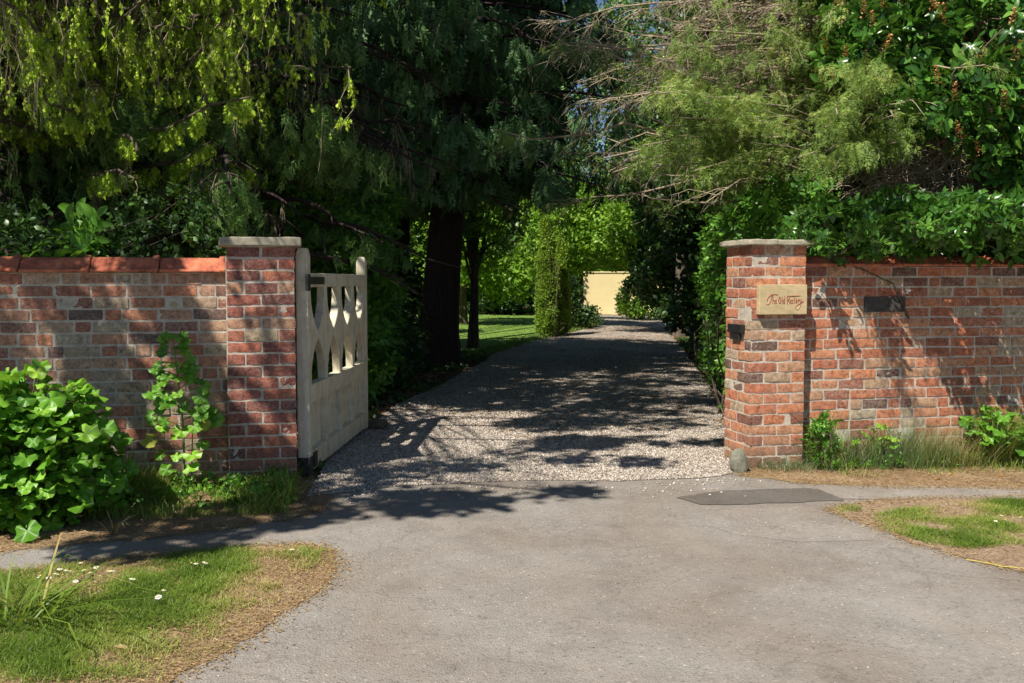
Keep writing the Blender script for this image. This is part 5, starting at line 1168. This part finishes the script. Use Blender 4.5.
def tuft(name, label, cat, base, n, h, r, mat, lean=.3, curl=.4, w=.004, group=None, tint=None):
    root_p = np.array(base, float); b = Batch(); p = root_p + rng.normal(size=(n, 3)) * np.array([r, r * .6, 0]) * .5
    d = np.arctan2(p[:, 1] - root_p[1] + rng.normal(size=n) * r * .5, p[:, 0] - root_p[0] + rng.normal(size=n) * r * .5)
    blades(b, p, rng.uniform(.45, 1.05, n) * h, w, lean, curl, (rng.beta(2, 2, n) if tint is None else rng.uniform(*tint, n)), d)
    V = np.concatenate(b.V) - root_p; o = mesh_tris(name, V, np.concatenate(b.F), np.concatenate(b.T), M[mat]); o.location = root_p
    return tag(o, label, cat, group)
def WG(u, v): q = WP(u, v, 0); q[2] = gz(q[0]) + .004; return q
tuft('grass_tuft', 'low blue green grass tuft against the front foot of the right pillar', 'grass tuft', WG(2.16, -.10), 420, .13, .30, 'lf_bluegrass', .5, .5, .003)
tuft('grass_tuft', 'tall wispy grass tuft halfway along the foot of the right wall', 'grass tuft', WG(3.2, -.08), 1100, .42, .42, 'lf_bluegrass', .35, .35, .0028, tint=(.4, 1))
tuft('grass_tuft', 'wispy seeding grass tuft right of the glossy seedling by the right pillar', 'grass tuft', WG(2.72, -.06), 600, .34, .34, 'lf_bluegrass', .35, .35, .0028, tint=(.3, 1))
tuft('grass_tuft', 'drying grass tuft left of the small mallow on the right border', 'grass tuft', WG(3.55, -.06), 700, .34, .40, 'lf_dry', .3, .3, .0028)
tuft('strap_leaved_clump', 'clump of narrow upright leaves between mallow and hollyhock', 'plant', WG(-2.72, -.30), 60, .36, .14, 'lf_grass', .18, .2, .010, tint=(.05, .35))
tuft('strap_leaved_clump', 'bulb leaf clump with yellowing strap leaves at the left frame edge of the verge', 'plant', np.array([*G(18, 622)[:2], gz(-2.2) + .006]), 60, .30, .16, 'lf_grass', 1.0, 1.5, .011, tint=(.1, .5))
tuft('strap_leaves', 'few long yellowed strap leaves lying over the bulb leaf clump', 'plant', np.array([*G(26, 615)[:2], gz(-2.2) + .03]), 8, .36, .10, 'lf_grass', .8, 1.0, .012, tint=(.8, .95))
tuft('strap_leaves', 'dead pale strap leaves hanging at the edge of the left border', 'plant', np.array([*G(112, 535)[:2], .008]), 8, .22, .05, 'lf_dry', .5, .9, .012)
# the smaller weeds and grasses of both borders
wg = Batch()
for u0, u1, v0, v1, n, hh in ((-3.9, -1.62, -1.05, -.05, 11000, .12), (-2.7, -1.58, -.75, -.03, 8000, .17), (2.4, 4.9, -.24, -.02, 7500, .24), (2.3, 5.0, -.5, -.15, 2200, .06)):
    u = rng.uniform(u0, u1, n); v = v1 - (v1 - v0) * rng.uniform(0, 1, n) ** 1.25; P0 = O0 + u[:, None] * U + v[:, None] * V_; P0[:, 2] = gz(P0[:, 0]) + .005
    m = noise3(P0, 3.2) + .6 * noise3(P0, 8) + .4 * rng.normal(size=n) > -.1; P0 = P0[m]
    blades(wg, P0, rng.uniform(.25, 1.25, len(P0)) * hh * np.clip(1 + .9 * noise3(P0, 2.5), .25, 2), rng.uniform(.003, .006, len(P0)), .45, .5, np.clip(rng.beta(1.6, 2, len(P0)) * 1.05, 0, 1))
o = wg.build('border_grass', M['lf_grass']); o['kind'] = 'stuff'
wl2 = Batch()
for u0, u1, v0, n in ((-3.7, -1.62, -.95, 260), (-2.4, -1.62, -.6, 50), (2.5, 4.8, -.25, 160)):
    u = rng.uniform(u0, u1, n); v = rng.uniform(v0, -.04, n); P0 = O0 + u[:, None] * U + v[:, None] * V_; P0[:, 2] = gz(P0[:, 0]) + rng.uniform(.01, .11, n)
    inst_mix(wl2, CL, P0, nrm(np.array([0, 0, 1.]) + rdir(n) * .6), rdir(n), rng.uniform(.02, .045, n), rng.uniform(.2, 1, n))
o = wl2.build('border_weeds', M['lf_laurel']); o['kind'] = 'stuff'

# ------------------------------------------------------------------ small things
def rock(name, label, base, s, mat, seed):
    bm = bmesh.new(); bmesh.ops.create_icosphere(bm, subdivisions=3, radius=.5)
    co = np.array([v.co[:] for v in bm.verts]); n = noise3(co * 2.2 + seed, 1.2); n2 = noise3(co * 7 + seed, 1.2)
    for v, a, c in zip(bm.verts, n, n2):
        k = 1 + .16 * a + .04 * c; p = v.co * k; p.z = max(p.z, -.3); v.co = Vector((p.x * s[0], p.y * s[1], (p.z + .3) * s[2]))
    o = bm_obj(name, bm, mat); o.location = tuple(float(q) for q in base); return tag(o, label, 'stone')
q = G(738, 472); rock('boundary_stone', 'mossy grey stone block standing at the drive corner of the right pillar', (q[0], q[1], q[2] - .01), (.125, .13, .27), M['stone_dark'], 3)
q = G(374, 429); rock('gate_stop_stone', 'low brown stone beside the far bottom end of the open gate', (q[0], q[1], q[2] - .01), (.27, .2, .13), M['bark'], 8)
# daisies
dz = thing('daisy', 'tiny white daisy open in the left verge grass', 'daisy', (0, 0, 0), 0, 'daisies in the left verge')
bm = bmesh.new(); bmesh.ops.create_cone(bm, cap_ends=True, segments=12, radius1=.004, radius2=.013, depth=.004); bmesh.ops.translate(bm, vec=(0, 0, .062), verts=bm.verts)
for v in bm.verts:
    a = math.atan2(v.co.y, v.co.x); k = 1 if int(round(a / R(30))) % 2 else .8; v.co.x *= k; v.co.y *= k
bm_obj('petals', bm, M['petal'], dz)
bm = bmesh.new(); bmesh.ops.create_uvsphere(bm, u_segments=8, v_segments=5, radius=.0045); bmesh.ops.translate(bm, vec=(0, 0, .0645), verts=bm.verts); bm_obj('centre', bm, M['yellow'], dz)
bm_obj('stalk', box_bm(-.001, .001, -.001, .001, 0, .061), M['stem'], dz)
DZ = [(113, 163), (127, 160), (140, 165), (150, 155), (168, 138), (176, 160), (185, 152), (205, 155), (213, 172), (222, 158), (233, 128), (240, 148), (265, 155), (272, 137), (283, 160), (297, 155), (293, 210), (318, 155), (545, 125), (557, 123), (572, 122), (456, 218), (462, 213), (370, 170), (830, 88)]
for i, (x, y) in enumerate(DZ):
    o = dz if i == 0 else copy_tree(dz); q = G(x / 2.844, 520 + y / 2.844 + 11); o.location = q; s = random.uniform(.8, 1.3); o.scale = (s, s, random.uniform(.8, 1.1)); o.rotation_euler = (random.uniform(-.1, .35), random.uniform(-.25, .25), random.uniform(0, 6))
for i, (x, y) in enumerate(((918, 367), (935, 347), (950, 365), (985, 360), (1019, 355))):
    o = copy_tree(dz); o['label'] = 'tiny white daisy in the grass patch at the right frame edge'; o['group'] = 'daisies in the right grass patch'; o.location = G(740 + x / 3.606, 420 + y / 3.606 + 8); o.rotation_euler = (.2, 0, i)
# fallen leaves
FLV = [(953, 466, .10, 'large yellow fallen leaf lying before the small mallow on the right border'), (948, 476, .055, 'orange fallen leaf just in front of the large yellow one'), (935, 481, .07, 'orange fallen leaf nearest the footway on the right border'), (997, 477, .06, 'yellow orange fallen leaf farther right on the right border'),
       (971, 475, .045, 'small pale orange leaf between two larger fallen leaves on the right border'), (1018, 487, .04, 'small orange fallen leaf at the right frame edge'), (869, 511, .035, 'tiny orange leaf on bare earth at the tip of the right verge'), (227, 559, .04, 'ochre fallen leaf at the upper edge of the left verge'), (113, 652, .07, 'curled brown leaf lying in the lower left verge grass')]
for x, y, s, lab in FLV:
    V, F, T = LF6; v = V * s; v[:, 0] *= .8; o = mesh_tris('fallen_leaf', v, F, np.full(len(F), random.uniform(0, 1)), M['fallen'] if 'brown' not in lab else M['lf_dry'])
    o.location = G(x, y) + np.array([0, 0, .022 if y > 550 else .016]); o.rotation_euler = (random.uniform(-.2, .2), random.uniform(-.2, .2), random.uniform(-2, -1)); tag(o, lab, 'leaf')
# yellow cord on the right verge
cp_ = np.array([G(x, y) + np.array([0, 0, .014]) for x, y in ((966, 562), (978, 564), (990, 566), (1002, 569), (1014, 570), (1030, 572))])
V, F = tubes(cp_[None], np.full((1, 6), .0028), 6); tag(mesh_tris('yellow_cord', V - cp_[0], F, None, M['cord']), 'thin yellow cord lying along the edge of the right verge', 'cord').location = cp_[0]
